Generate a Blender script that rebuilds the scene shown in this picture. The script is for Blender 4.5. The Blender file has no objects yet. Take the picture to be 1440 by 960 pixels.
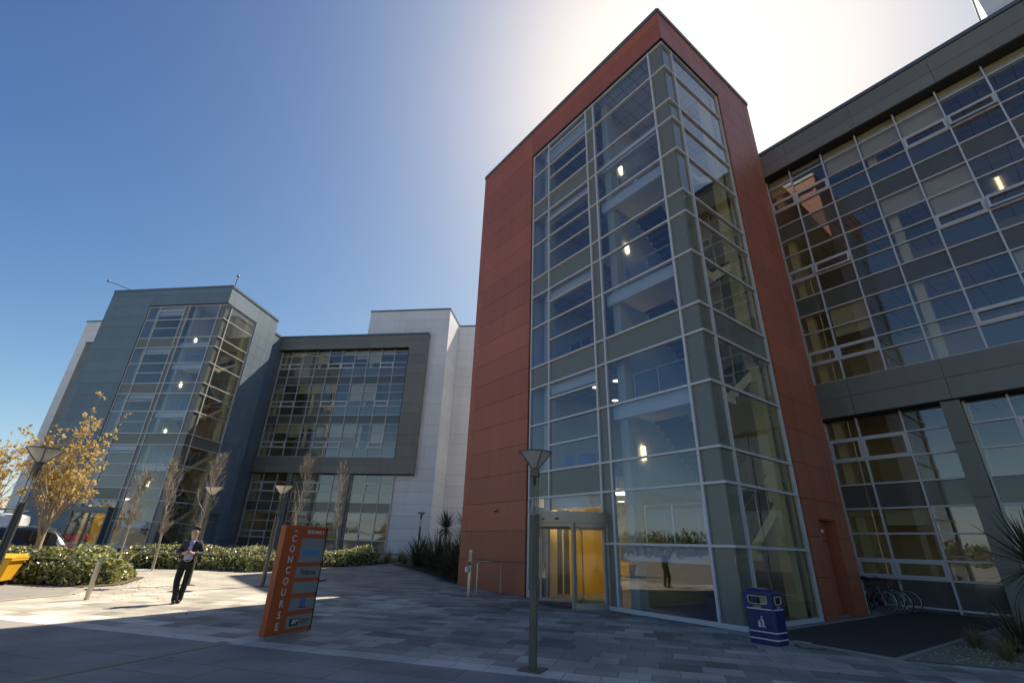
import bpy, math, random
from mathutils import Vector, Matrix
import numpy as np
random.seed(7)
rng = np.random.default_rng(11)
S = bpy.context.scene
C = S.collection
PI = math.pi
R = math.radians

# ------------------------------------------------------------------ helpers
class MB:
    """collects geometry; build() links it as ONE mesh object"""
    def __init__(s): s.v = []; s.f = []; s.m = []; s.sm = []
    def add(s, vs, fs, m=0, smooth=False):
        o = len(s.v); s.v.extend([tuple(p) for p in vs])
        for f in fs:
            s.f.append(tuple(i + o for i in f)); s.m.append(m); s.sm.append(smooth)
    def box(s, x0, x1, y0, y1, z0, z1, m=0):
        if x1 < x0: x0, x1 = x1, x0
        if y1 < y0: y0, y1 = y1, y0
        s.add([(x0,y0,z0),(x1,y0,z0),(x1,y1,z0),(x0,y1,z0),(x0,y0,z1),(x1,y0,z1),(x1,y1,z1),(x0,y1,z1)],
              [(0,3,2,1),(4,5,6,7),(0,1,5,4),(1,2,6,5),(2,3,7,6),(3,0,4,7)], m)
    def obox(s, p0, p1, z0, z1, out, inn, m=0):
        """box along the plan segment p0->p1; 'out' to the right hand side, 'inn' to the left"""
        d = Vector((p1[0]-p0[0], p1[1]-p0[1])).normalized(); n = Vector((d.y, -d.x))
        P = [Vector(p0)+n*out, Vector(p1)+n*out, Vector(p1)-n*inn, Vector(p0)-n*inn]
        s.add([(p.x,p.y,z0) for p in P]+[(p.x,p.y,z1) for p in P],
              [(0,3,2,1),(4,5,6,7),(0,1,5,4),(1,2,6,5),(2,3,7,6),(3,0,4,7)], m)
    def quad(s, a, b, c, d, m=0): s.add([a,b,c,d], [(0,1,2,3)], m)
    def tube(s, pts, rad, seg=8, m=0, cap=True, smooth=True):
        pts = [Vector(p) for p in pts]; n = len(pts)
        if not hasattr(rad, '__len__'): rad = [rad]*n
        rows = []; up = None
        for i, p in enumerate(pts):
            t = (pts[min(i+1,n-1)]-pts[max(i-1,0)])
            t = t.normalized() if t.length > 1e-9 else Vector((0,0,1))
            if up is None:
                a = Vector((0,0,1)) if abs(t.z) < .9 else Vector((1,0,0))
                u = t.cross(a).normalized()
            else:
                u = (up - t*up.dot(t)).normalized()
            up = u; w = t.cross(u)
            rows.append([p+(u*math.cos(2*PI*k/seg)+w*math.sin(2*PI*k/seg))*rad[i] for k in range(seg)])
        vs = [q for r in rows for q in r]; fs = []
        for i in range(n-1):
            for k in range(seg):
                a = i*seg+k; b = i*seg+(k+1) % seg
                fs.append((a, b, b+seg, a+seg))
        s.add(vs, fs, m, smooth)
        if cap:
            s.add(rows[0], [tuple(range(seg-1,-1,-1))], m); s.add(rows[-1], [tuple(range(seg))], m)
    def lathe(s, prof, seg=24, m=0, cx=0, cy=0, smooth=True, a0=0, a1=2*PI):
        full = abs(a1-a0-2*PI) < 1e-6; n = seg if full else seg+1
        vs = [(cx+r*math.cos(a0+(a1-a0)*k/seg), cy+r*math.sin(a0+(a1-a0)*k/seg), z) for r, z in prof for k in range(n)]
        fs = []
        for i in range(len(prof)-1):
            for k in range(seg):
                a = i*n+k; b = i*n+((k+1) % n if full else k+1)
                fs.append((a, b, b+n, a+n))
        s.add(vs, fs, m, smooth)
    def prism(s, poly, z0, z1, m=0):
        n = len(poly)
        s.add([(p[0],p[1],z0) for p in poly]+[(p[0],p[1],z1) for p in poly],
              [tuple(range(n-1,-1,-1)), tuple(range(n,2*n))]+[(i,(i+1)%n,(i+1)%n+n,i+n) for i in range(n)], m)
    def blade(s, base, d, length, width, droop, m=0, seg=4, side=None):
        """sword-shaped leaf"""
        base = Vector(base); d = Vector(d).normalized()
        sd = side or d.cross(Vector((0,0,1)))
        sd = sd.normalized() if sd.length > 1e-4 else Vector((1,0,0))
        p = base.copy(); vs = []
        for i in range(seg+1):
            u = i/seg; w = width*(1-u**2.2)*(.55+.9*min(u*3,.5))
            if i == seg: w = width*.04
            vs += [p-sd*w/2, p+sd*w/2]
            dd = (d+Vector((0,0,-1))*droop*u*u).normalized(); p = p+dd*length/seg
        s.add(vs, [(2*i,2*i+1,2*i+3,2*i+2) for i in range(seg)], m)
    def build(s, name, mats, parent=None, loc=None, rz=0, bevel=0):
        me = bpy.data.meshes.new(name); me.from_pydata(s.v, [], s.f)
        if not isinstance(mats, (list, tuple)): mats = [mats]
        for q in mats: me.materials.append(q)
        if len(mats) > 1: me.polygons.foreach_set('material_index', s.m)
        if any(s.sm): me.polygons.foreach_set('use_smooth', s.sm)
        me.update()
        o = bpy.data.objects.new(name, me); C.objects.link(o)
        if parent: o.parent = parent
        if loc is not None: o.location = loc
        o.rotation_euler.z = rz
        if bevel:
            b = o.modifiers.new('bevel', 'BEVEL'); b.width = bevel; b.segments = 2; b.limit_method = 'ANGLE'
        return o

def tag(o, label=None, cat=None, group=None, kind=None):
    if label: o['label'] = label
    if cat: o['category'] = cat
    if group: o['group'] = group
    if kind: o['kind'] = kind
    return o
def thing(name, label, cat, loc=(0,0,0), rz=0, group=None):
    o = bpy.data.objects.new(name, None); C.objects.link(o)
    o.location = loc; o.rotation_euler.z = rz; o.empty_display_size = .3
    return tag(o, label, cat, group)
def dup(root, loc, rz, label, group=None, scale=None):
    r = root.copy(); C.objects.link(r); r.location = loc; r.rotation_euler.z = rz
    r['label'] = label
    if group: r['group'] = group
    if scale: r.scale = scale
    def rec(a, b):
        for ch in list(a.children):
            c = ch.copy(); C.objects.link(c); c.parent = b; rec(ch, c)
    rec(root, r)
    return r
def leafmesh(name, pts, size, mat, parent=None, up=0.3, aspect=1.6, fold=True, loc=None):
    """many leaf-sized faces, one mesh"""
    n = len(pts); pts = np.asarray(pts, float)
    d = rng.normal(size=(n,3)); d[:,2] += up; d /= np.linalg.norm(d,axis=1)[:,None]
    a = rng.normal(size=(n,3)); e1 = np.cross(d,a); e1 /= np.linalg.norm(e1,axis=1)[:,None]; e2 = np.cross(d,e1)
    sz = (size*(.6+.8*rng.random(n)))[:,None]
    v = np.stack([pts-e1*sz*aspect/2, pts-e2*sz/2+d*sz*.12, pts+e1*sz*aspect/2, pts+e2*sz/2+d*sz*.12], 1).reshape(-1,3)
    me = bpy.data.meshes.new(name); me.from_pydata(v.tolist(), [], np.arange(4*n).reshape(-1,4).tolist())
    for q in (mat if isinstance(mat,(list,tuple)) else [mat]): me.materials.append(q)
    if isinstance(mat,(list,tuple)): me.polygons.foreach_set('material_index', rng.integers(0,len(mat),n))
    me.update(); o = bpy.data.objects.new(name, me); C.objects.link(o)
    if parent: o.parent = parent
    if loc is not None: o.location = loc
    return o
def text_mesh(name, body, size, mat, parent, M, extrude=.003, align='CENTER', shear=0, bold=0):
    cu = bpy.data.curves.new(name, 'FONT'); cu.body = body; cu.size = size; cu.extrude = extrude
    cu.align_x = align; cu.align_y = 'CENTER'; cu.shear = shear; cu.offset = bold; cu.resolution_u = 3
    t = bpy.data.objects.new(name+'_tmp', cu); C.objects.link(t)
    dg = bpy.context.evaluated_depsgraph_get(); me = bpy.data.meshes.new_from_object(t.evaluated_get(dg))
    bpy.data.objects.remove(t); bpy.data.curves.remove(cu)
    me.name = name; me.materials.clear(); me.materials.append(mat)
    me.transform(M)
    o = bpy.data.objects.new(name, me); C.objects.link(o); o.parent = parent
    return o
def skin(name, verts, edges, radii, root, mat, parent, levels=2):
    me = bpy.data.meshes.new(name+'_tmp'); me.from_pydata(verts, edges, [])
    t = bpy.data.objects.new(name+'_tmp', me); C.objects.link(t)
    md = t.modifiers.new('skin','SKIN'); md.use_smooth_shade = True
    sv = me.skin_vertices[0].data
    for i, r in enumerate(radii):
        sv[i].radius = (r, r) if not hasattr(r,'__len__') else r
        sv[i].use_root = (i == root)
    sb = t.modifiers.new('sub','SUBSURF'); sb.levels = levels; sb.render_levels = levels
    dg = bpy.context.evaluated_depsgraph_get(); m2 = bpy.data.meshes.new_from_object(t.evaluated_get(dg))
    bpy.data.objects.remove(t); bpy.data.meshes.remove(me)
    m2.name = name; m2.materials.clear(); m2.materials.append(mat)
    for p in m2.polygons: p.use_smooth = True
    o = bpy.data.objects.new(name, m2); C.objects.link(o); o.parent = parent
    return o

# ------------------------------------------------------------------ materials
def newmat(name):
    m = bpy.data.materials.new(name); m.use_nodes = True
    return m, m.node_tree.nodes, m.node_tree.links, m.node_tree.nodes['Principled BSDF']
def mat(name, col, rough=.5, metal=0, var=.12, scale=3., bump=0, bscale=40., spec=.5, trans=0, coord='Object', streak=0, coat=0, isl=0, grid=0):
    m, N, L, b = newmat(name)
    b.inputs['Roughness'].default_value = rough; b.inputs['Metallic'].default_value = metal
    b.inputs['Specular IOR Level'].default_value = spec
    if coat: b.inputs['Coat Weight'].default_value = coat; b.inputs['Coat Roughness'].default_value = .05
    tc = N.new('ShaderNodeTexCoord')
    nz = N.new('ShaderNodeTexNoise'); nz.inputs['Scale'].default_value = scale; nz.inputs['Detail'].default_value = 6
    if streak:
        mp = N.new('ShaderNodeMapping'); mp.inputs['Scale'].default_value = (1,1,streak)
        L.new(tc.outputs[coord], mp.inputs[0]); L.new(mp.outputs[0], nz.inputs['Vector'])
    else: L.new(tc.outputs[coord], nz.inputs['Vector'])
    mx = N.new('ShaderNodeMix'); mx.data_type = 'RGBA'
    mx.inputs[6].default_value = tuple(max(0,c*(1-var)) for c in col)+(1,)
    mx.inputs[7].default_value = tuple(min(1,c*(1+var)) for c in col)+(1,)
    L.new(nz.outputs['Fac'], mx.inputs[0]); L.new(mx.outputs[2], b.inputs['Base Color'])
    if streak:      # faint rain streaks
        mp2 = N.new('ShaderNodeMapping'); mp2.inputs['Scale'].default_value = (2.2,2.2,.10); n4 = N.new('ShaderNodeTexNoise'); n4.inputs['Scale'].default_value = 1.6; n4.inputs['Detail'].default_value = 5
        L.new(tc.outputs[coord], mp2.inputs[0]); L.new(mp2.outputs[0], n4.inputs['Vector'])
        r4 = N.new('ShaderNodeMapRange'); r4.inputs[1].default_value = .35; r4.inputs[2].default_value = .75; r4.inputs[3].default_value = 1.02; r4.inputs[4].default_value = .95; L.new(n4.outputs['Fac'], r4.inputs[0])
        ra = N.new('ShaderNodeMapRange'); ra.inputs[3].default_value = rough-.06; ra.inputs[4].default_value = rough+.14; L.new(n4.outputs['Fac'], ra.inputs[0]); L.new(ra.outputs[0], b.inputs['Roughness'])
    if isl:
        gi = N.new('ShaderNodeNewGeometry'); mr = N.new('ShaderNodeMapRange'); mr.inputs[3].default_value = 1-isl; mr.inputs[4].default_value = 1+isl
        L.new(gi.outputs['Random Per Island'], mr.inputs[0]); vm = N.new('ShaderNodeVectorMath'); vm.operation = 'SCALE'
        ms_ = N.new('ShaderNodeMath'); ms_.operation = 'MULTIPLY'; L.new(mr.outputs[0], ms_.inputs[0]); L.new(r4.outputs[0], ms_.inputs[1]); L.new(mx.outputs[2], vm.inputs[0]); L.new(ms_.outputs[0], vm.inputs['Scale']); L.new(vm.outputs[0], b.inputs['Base Color'])
    if grid:
        bk = N.new('ShaderNodeTexBrick'); bk.offset = 0; bk.inputs['Scale'].default_value = 1; bk.inputs['Brick Width'].default_value = grid; bk.inputs['Row Height'].default_value = grid; bk.inputs['Mortar Size'].default_value = .02
        bk.inputs['Color1'].default_value = bk.inputs['Color2'].default_value = (1,1,1,1); bk.inputs['Mortar'].default_value = (.5,.5,.5,1)
        m3 = N.new('ShaderNodeMix'); m3.data_type = 'RGBA'; m3.blend_type = 'MULTIPLY'; m3.inputs[0].default_value = 1
        L.new(tc.outputs[coord], bk.inputs['Vector']); L.new(mx.outputs[2], m3.inputs[6]); L.new(bk.outputs['Color'], m3.inputs[7]); L.new(m3.outputs[2], b.inputs['Base Color'])
    if bump:
        n2 = N.new('ShaderNodeTexNoise'); n2.inputs['Scale'].default_value = bscale; n2.inputs['Detail'].default_value = 5
        L.new(tc.outputs[coord], n2.inputs['Vector'])
        bp = N.new('ShaderNodeBump'); bp.inputs['Strength'].default_value = bump; bp.inputs['Distance'].default_value = .01
        L.new(n2.outputs['Fac'], bp.inputs['Height']); L.new(bp.outputs[0], b.inputs['Normal'])
    if trans:
        b.inputs['Subsurface Weight'].default_value = 0
        tr = N.new('ShaderNodeBsdfTranslucent'); ms = N.new('ShaderNodeMixShader'); ms.inputs[0].default_value = trans
        L.new(mx.outputs[2], tr.inputs['Color']); out = N['Material Output']
        L.new(b.outputs[0], ms.inputs[1]); L.new(tr.outputs[0], ms.inputs[2]); L.new(ms.outputs[0], out.inputs['Surface'])
    return m
def glass(name, tint, f0=.1, wave=.0, scale=.7):
    m, N, L, b = newmat(name); N.remove(b); out = N['Material Output']
    tr = N.new('ShaderNodeBsdfTransparent'); tr.inputs[0].default_value = tint+(1,)
    gl = N.new('ShaderNodeBsdfGlossy'); gl.inputs['Roughness'].default_value = .004; gl.inputs[0].default_value = (.95,.97,1,1)
    lw = N.new('ShaderNodeLayerWeight'); lw.inputs['Blend'].default_value = .5
    p = N.new('ShaderNodeMath'); p.operation = 'POWER'; p.inputs[1].default_value = 5
    L.new(lw.outputs['Facing'], p.inputs[0])
    a = N.new('ShaderNodeMath'); a.operation = 'MULTIPLY_ADD'; a.inputs[1].default_value = 1-f0; a.inputs[2].default_value = f0
    L.new(p.outputs[0], a.inputs[0])
    ms = N.new('ShaderNodeMixShader'); L.new(a.outputs[0], ms.inputs[0]); L.new(tr.outputs[0], ms.inputs[1]); L.new(gl.outputs[0], ms.inputs[2])
    if wave:
        tc = N.new('ShaderNodeTexCoord'); nz = N.new('ShaderNodeTexNoise'); nz.inputs['Scale'].default_value = scale; nz.inputs['Detail'].default_value = 1
        bp = N.new('ShaderNodeBump'); bp.inputs['Strength'].default_value = wave; bp.inputs['Distance'].default_value = .02
        L.new(tc.outputs['Object'], nz.inputs['Vector']); L.new(nz.outputs['Fac'], bp.inputs['Height']); L.new(bp.outputs[0], gl.inputs['Normal'])
    L.new(ms.outputs[0], out.inputs['Surface'])
    return m
def emis(name, col, st):
    m, N, L, b = newmat(name)
    b.inputs['Base Color'].default_value = col+(1,); b.inputs['Emission Color'].default_value = col+(1,); b.inputs['Emission Strength'].default_value = st
    return m
def attr_mat(name, rough=.75, bump=.25, bscale=120., stain=.25):
    """paving: every slab has its own tone, stored per face"""
    m, N, L, b = newmat(name); b.inputs['Roughness'].default_value = rough; b.inputs['Specular IOR Level'].default_value = .35
    at = N.new('ShaderNodeAttribute'); at.attribute_name = 'tone'
    tc = N.new('ShaderNodeTexCoord')
    n1 = N.new('ShaderNodeTexNoise'); n1.inputs['Scale'].default_value = .9; n1.inputs['Detail'].default_value = 8
    n2 = N.new('ShaderNodeTexNoise'); n2.inputs['Scale'].default_value = bscale; n2.inputs['Detail'].default_value = 4
    for n in (n1,n2): L.new(tc.outputs['Object'], n.inputs['Vector'])
    r1 = N.new('ShaderNodeMapRange'); r1.inputs[1].default_value = .3; r1.inputs[2].default_value = .7; r1.inputs[3].default_value = 1-stain; r1.inputs[4].default_value = 1+stain*.6
    L.new(n1.outputs['Fac'], r1.inputs[0])
    r2 = N.new('ShaderNodeMapRange'); r2.inputs[1].default_value = .35; r2.inputs[2].default_value = .65; r2.inputs[3].default_value = .72; r2.inputs[4].default_value = 1.22
    L.new(n2.outputs['Fac'], r2.inputs[0])
    mu = N.new('ShaderNodeMath'); mu.operation = 'MULTIPLY'; L.new(r1.outputs[0], mu.inputs[0]); L.new(r2.outputs[0], mu.inputs[1])
    vo = N.new('ShaderNodeTexVoronoi'); vo.inputs['Scale'].default_value = 2.6; L.new(tc.outputs['Object'], vo.inputs['Vector'])
    sp = N.new('ShaderNodeMapRange'); sp.inputs[1].default_value = .035; sp.inputs[2].default_value = .055; sp.inputs[3].default_value = .62; sp.inputs[4].default_value = 1; L.new(vo.outputs['Distance'], sp.inputs[0])
    n5 = N.new('ShaderNodeTexNoise'); n5.inputs['Scale'].default_value = .23; n5.inputs['Detail'].default_value = 5; L.new(tc.outputs['Object'], n5.inputs['Vector'])
    r5 = N.new('ShaderNodeMapRange'); r5.inputs[1].default_value = .35; r5.inputs[2].default_value = .7; r5.inputs[3].default_value = .82; r5.inputs[4].default_value = 1.12; L.new(n5.outputs['Fac'], r5.inputs[0])
    m6 = N.new('ShaderNodeMath'); m6.operation = 'MULTIPLY'; L.new(sp.outputs[0], m6.inputs[0]); L.new(r5.outputs[0], m6.inputs[1])
    m7 = N.new('ShaderNodeMath'); m7.operation = 'MULTIPLY'; L.new(mu.outputs[0], m7.inputs[0]); L.new(m6.outputs[0], m7.inputs[1]); mu = m7
    vm = N.new('ShaderNodeVectorMath'); vm.operation = 'SCALE'; L.new(at.outputs['Color'], vm.inputs[0]); L.new(mu.outputs[0], vm.inputs['Scale'])
    L.new(vm.outputs[0], b.inputs['Base Color'])
    bp = N.new('ShaderNodeBump'); bp.inputs['Strength'].default_value = bump; bp.inputs['Distance'].default_value = .004
    L.new(n2.outputs['Fac'], bp.inputs['Height']); L.new(bp.outputs[0], b.inputs['Normal'])
    return m

M = dict(
 red=mat('terracotta_cladding',(.40,.108,.052),.42,isl=.10,var=.14,scale=.6,streak=.25,bump=.04,bscale=3),
 teal=mat('teal_cladding',(.14,.205,.245),.42,isl=.08,var=.12,scale=.6,streak=.25,bump=.04,bscale=3),
 grey=mat('grey_cladding',(.20,.195,.16),.38,isl=.08,var=.12,scale=.5,streak=.25,bump=.04,bscale=3),
 white=mat('white_cladding',(.76,.75,.74),.45,isl=.04,var=.08,scale=.6,streak=.2,bump=.04,bscale=3),
 joint=mat('dark_joint',(.02,.02,.02),.8),
 coping=mat('grey_coping',(.16,.18,.19),.35,metal=.4),
 alu=mat('pale_aluminium',(.60,.58,.57),.4,metal=.1,var=.04),
 spandrelg=mat('glossy_spandrel_glass',(.15,.155,.12),.05,var=.05,scale=.4,spec=.6),
 spandrel=mat('spandrel_glass',(.165,.175,.145),.30,var=.05,scale=.4,spec=.6),
 darkspan=mat('dark_spandrel_glass',(.115,.115,.098),.06,var=.06,scale=.4,spec=.6),
 glass=glass('clear_glass',(.64,.74,.93),.13,.10,.55),
 glassr=glass('wavy_glass',(.86,.83,.66),.20,.16,.9),
 glasswing=glass('tinted_glass',(.84,.82,.70),.14,.12,.8),
 screen=glass('thin_glass',(.88,.90,.88),.04),
 cream=mat('cream_paint',(.80,.74,.55),.6,var=.04),
 plaster=mat('pale_plaster',(.74,.69,.56),.7,var=.05),
 ceil=mat('ceiling_tile',(.72,.70,.64),.8,var=.06,scale=6,grid=.6),
 floor=mat('floor_finish',(.22,.22,.23),.4,var=.1),
 carpet=mat('dark_carpet',(.07,.075,.09),.9),
 yellow=mat('yellow_paint',(.70,.45,.05),.5,var=.05),
 blind=mat('blind_fabric',(.70,.66,.50),.8,var=.05,trans=.3),
 concrete=mat('interior_column',(.70,.62,.38),.6,var=.05),
 bronze=mat('bronze_metal',(.40,.33,.25),.38,metal=.25,var=.06),
 steel=mat('brushed_steel',(.52,.47,.38),.3,metal=.85,var=.06),
 lampmetal=mat('lamp_post_paint',(.135,.125,.09),.45,metal=.15,var=.1),
 lampshade=mat('frosted_shade',(.60,.58,.52),.5,var=.08,trans=.4),
 black=mat('black_plastic',(.015,.015,.016),.45),
 rubber=mat('tyre_rubber',(.02,.02,.02),.8),
 orange=mat('sign_orange',(.62,.11,.026),.4,var=.05),
 signgrey=mat('sign_panel',(.30,.29,.26),.4,var=.04),
 letter=mat('sign_letter',(.72,.70,.66),.5,var=.03),
 vblue=mat('logo_blue',(.01,.28,.62),.5), ublue=mat('emblem_blue',(.06,.10,.50),.5),
 binblue=mat('bin_blue',(.012,.022,.115),.38,var=.1,bump=.05,bscale=60),
 binband=mat('bin_band',(.62,.60,.55),.5),
 gold=mat('gold_trim',(.7,.55,.25),.5),
 skip=mat('bin_yellow',(.78,.40,.03),.45,var=.08,bump=.05,bscale=20),
 bark=mat('tree_bark',(.30,.235,.165),.85,var=.35,scale=9,bump=.6,bscale=30),
 birch=mat('pale_bark',(.44,.38,.30),.8,var=.35,scale=10,bump=.4,bscale=40),
 twig=mat('brown_twig',(.30,.25,.19),.85,var=.2),
 leaf_a=mat('spring_leaf',(.62,.46,.17),.6,var=.25,trans=.4), leaf_b=mat('spring_leaf_bronze',(.52,.36,.14),.6,var=.25,trans=.4),
 hedge_a=mat('hedge_leaf',(.23,.25,.07),.30,var=.3,trans=.25,spec=.6), hedge_b=mat('hedge_leaf_pale',(.50,.48,.24),.28,var=.3,trans=.25,spec=.6), hedge_c=mat('hedge_leaf_dark',(.08,.11,.03),.4,var=.3,trans=.2),
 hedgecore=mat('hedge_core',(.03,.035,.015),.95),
 sword=mat('sword_leaf',(.055,.085,.04),.45,var=.3,trans=.15), phorm=mat('flax_leaf',(.075,.085,.045),.45,var=.35,trans=.15), dry=mat('dry_leaf',(.26,.20,.09),.7,var=.3,trans=.2),
 grass=mat('tuft_grass',(.30,.26,.11),.7,var=.35,trans=.3),
 soil=mat('bark_mulch',(.10,.075,.05),.95,var=.5,scale=25,bump=.8,bscale=35),
 gravel=mat('pea_gravel',(.24,.195,.125),.9,var=.5,scale=45,bump=1,bscale=60),
 tarmac=mat('tarmac',(.235,.222,.198),.85,var=.25,scale=1.2,bump=.5,bscale=160),
 blacktop=mat('black_tarmac',(.058,.049,.038),.85,var=.25,scale=1.5,bump=.5,bscale=160),
 joints=mat('paving_joint',(.05,.048,.045),.95),
 kerb=mat('kerb_stone',(.32,.29,.23),.8,var=.2,scale=4,bump=.3,bscale=80),
 tan=mat('tan_strip',(.27,.24,.165),.8,var=.2,scale=3,bump=.3,bscale=90),
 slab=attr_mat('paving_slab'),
 skinm=mat('skin',(.55,.33,.24),.5,var=.05), hair=mat('dark_hair',(.03,.02,.014),.6),
 jacket=mat('charcoal_wool',(.045,.04,.045),.85,var=.15,bump=.2,bscale=120), shirt=mat('lilac_cotton',(.42,.40,.62),.8,var=.06),
 trouser=mat('black_cotton',(.012,.012,.014),.9), shoe=mat('black_leather',(.012,.011,.011),.3),
 carblack=mat('black_car_paint',(.012,.012,.014),.25,metal=.3,coat=1,var=.02), carwhite=mat('white_car_paint',(.72,.72,.71),.3,coat=1,var=.02), carred=mat('red_car_paint',(.45,.02,.018),.3,coat=1,var=.02),
 carglass=mat('car_glass',(.02,.022,.025),.03,spec=.7), chrome=mat('chrome',(.8,.8,.8),.12,metal=1), taillight=mat('tail_light',(.4,.01,.01),.2), headlight=mat('head_light',(.7,.7,.72),.1),
 chairblue=mat('blue_upholstery',(.03,.09,.36),.8), chairdark=mat('dark_upholstery',(.03,.035,.06),.85),
 bikeframe=mat('bike_frame',(.10,.02,.02),.35,coat=.6), bikedark=mat('bike_frame_dark',(.03,.035,.04),.35,coat=.6), rim=mat('alloy_rim',(.6,.6,.6),.3,metal=.8),
 wood=mat('distant_foliage',(.07,.075,.04),.9,var=.35,scale=.2),
 lightwarm=emis('warm_lamp',(1,.80,.46),1.6), lightceil=emis('ceiling_lamp',(1,.88,.62),.8), lobbyfill=emis('lobby_fill_light',(1,.80,.50),4.5), tube=emis('tube_lamp',(1,.95,.78),.38),
 green=mat('sign_green',(.05,.30,.10),.5), signwhite=mat('sign_white',(.7,.7,.66),.5),
)

# ------------------------------------------------------------------ ground form
CAM = Vector((6.5212, -11.8024, 1.58))
TH = R(44.86); Ex, Ey = math.cos(TH), math.sin(TH)
def gz(x, y):
    """level in front, rising .69 m towards the far buildings"""
    t = (x-CAM.x)*(-Ey)+(y-CAM.y)*Ex
    u = min(1, max(0, (t-18)/20)); return .69*u*u*(3-2*u)
def sheet(name, poly, dz, m, kind='structure', step=None):
    """flat or gently sloping area, polygon in plan (convex fan)"""
    mb = MB(); cx = sum(p[0] for p in poly)/len(poly); cy = sum(p[1] for p in poly)/len(poly)
    pts = []
    for i in range(len(poly)):
        a, b = poly[i], poly[(i+1) % len(poly)]
        k = max(1, int(math.hypot(b[0]-a[0], b[1]-a[1])/1.0))
        pts += [(a[0]+(b[0]-a[0])*j/k, a[1]+(b[1]-a[1])*j/k) for j in range(k)]
    n = len(pts); rings = 8; vs = []
    for r in range(1, rings+1):
        for p in pts:
            x = cx+(p[0]-cx)*r/rings; y = cy+(p[1]-cy)*r/rings; vs.append((x, y, gz(x, y)+dz))
    vs.append((cx, cy, gz(cx, cy)+dz)); fs = [(len(vs)-1, i, (i+1) % n) for i in range(n)]
    for r in range(rings-1):
        fs += [(r*n+i, (r+1)*n+i, (r+1)*n+(i+1) % n, r*n+(i+1) % n) for i in range(n)]
    mb.add(vs, fs)
    return tag(mb.build(name, m), kind=kind)

# ground to the horizon, a strip sheet that follows gz
mb = MB(); ts = [-2500, -200, 0, 10]+[18+i for i in range(0, 21)]+[60, 200, 2500]; vs = []
for t in ts:
    u = min(1, max(0, (t-18)/20)); z = .69*u*u*(3-2*u)-.03
    for s_ in (-2500, -100, 0, 100, 2500):
        vs.append((CAM.x-Ey*t+Ex*s_, CAM.y+Ex*t+Ey*s_, z))
fs = [(i*5+j, i*5+j+1, i*5+j+6, i*5+j+5) for i in range(len(ts)-1) for j in range(4)]
mb.add(vs, [tuple(reversed(f)) for f in fs]); tag(mb.build('ground', M['tarmac']), kind='structure')

# paving: slabs of mixed tone laid in courses at 36 degrees, pale border course
PA = R(37); pc, ps = math.cos(PA), math.sin(PA)
verts, faces, tones = [], [], []
jv, jf = [], []
v = -21.0
def toxy(u, v): return (u*pc-v*ps, u*ps+v*pc)
row = 0
while v < 26:
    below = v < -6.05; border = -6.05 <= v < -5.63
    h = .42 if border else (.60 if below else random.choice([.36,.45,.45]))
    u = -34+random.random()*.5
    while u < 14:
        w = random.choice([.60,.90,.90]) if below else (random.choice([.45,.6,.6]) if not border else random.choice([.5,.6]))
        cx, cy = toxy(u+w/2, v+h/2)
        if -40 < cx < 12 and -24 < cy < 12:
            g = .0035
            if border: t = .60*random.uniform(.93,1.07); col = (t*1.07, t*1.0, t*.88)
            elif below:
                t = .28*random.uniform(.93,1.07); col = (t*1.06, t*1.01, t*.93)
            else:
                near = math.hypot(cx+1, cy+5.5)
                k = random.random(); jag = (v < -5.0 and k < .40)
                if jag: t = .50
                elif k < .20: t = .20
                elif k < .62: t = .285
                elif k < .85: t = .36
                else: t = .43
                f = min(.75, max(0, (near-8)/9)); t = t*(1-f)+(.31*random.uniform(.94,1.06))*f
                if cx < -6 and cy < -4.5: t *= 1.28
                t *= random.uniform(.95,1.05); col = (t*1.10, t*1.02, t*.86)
            o = len(verts); q = [(u+g,v+g),(u+w-g,v+g),(u+w-g,v+h-g),(u+g,v+h-g)]
            dz = random.uniform(-.0008,.0008)
            for p in q:
                x, y = toxy(*p); verts.append((x, y, gz(x,y)+dz))
            faces.append((o,o+1,o+2,o+3)); tones.append(col+(1,))
        u += w
    v += h; row += 1
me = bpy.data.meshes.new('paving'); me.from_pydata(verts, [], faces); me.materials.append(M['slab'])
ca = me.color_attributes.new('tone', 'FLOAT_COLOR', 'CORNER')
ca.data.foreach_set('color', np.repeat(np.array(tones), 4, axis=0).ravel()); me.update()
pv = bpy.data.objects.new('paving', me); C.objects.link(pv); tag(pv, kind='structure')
sheet('paving_bed', [(-41,-25),(13,-25),(13,13),(-41,13)], -.012, M['joints'])
# tan strip let into the paving
a0, a1 = Vector((-1.55,-12.95)), Vector((-3.5,-9.98)); d = (a1-a0).normalized(); n = Vector((-d.y,d.x))*.11
sheet('paving_strip', [tuple(a0+n),tuple(a0-n),tuple(a1-n),tuple(a1+n)], .004, M['tan'])

# black tarmac recess between the red tower and the wing, edged with kerb stones
sheet('asphalt_yard', [(.36,-.30),(2.92,-.44),(2.92,10.6),(.36,10.6)], .006, M['blacktop'])
mb = MB()
for p, q, w in (((.36,-.42),(2.98,-.56),.12),((2.98,-.50),(2.98,10.3),.10),((.30,-.32),(.30,7.0),.14)):
    L_ = math.hypot(q[0]-p[0], q[1]-p[1]); k = max(1, int(L_/.9))
    for i in range(k):
        A = (p[0]+(q[0]-p[0])*(i+.006)/k, p[1]+(q[1]-p[1])*(i+.006)/k); B = (p[0]+(q[0]-p[0])*(i+.994)/k, p[1]+(q[1]-p[1])*(i+.994)/k)
        mb.obox(A, B, -.02, .016+random.uniform(0,.004), w/2, w/2)
tag(mb.build('yard_kerb', M['kerb']), kind='structure')
sheet('gravel_bed', [(3.04,-.48),(4.55,.48),(7.6,2.7),(11,5.4),(11,10.4),(3.04,10.4)], .010, M['gravel'])
mb = MB()
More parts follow.
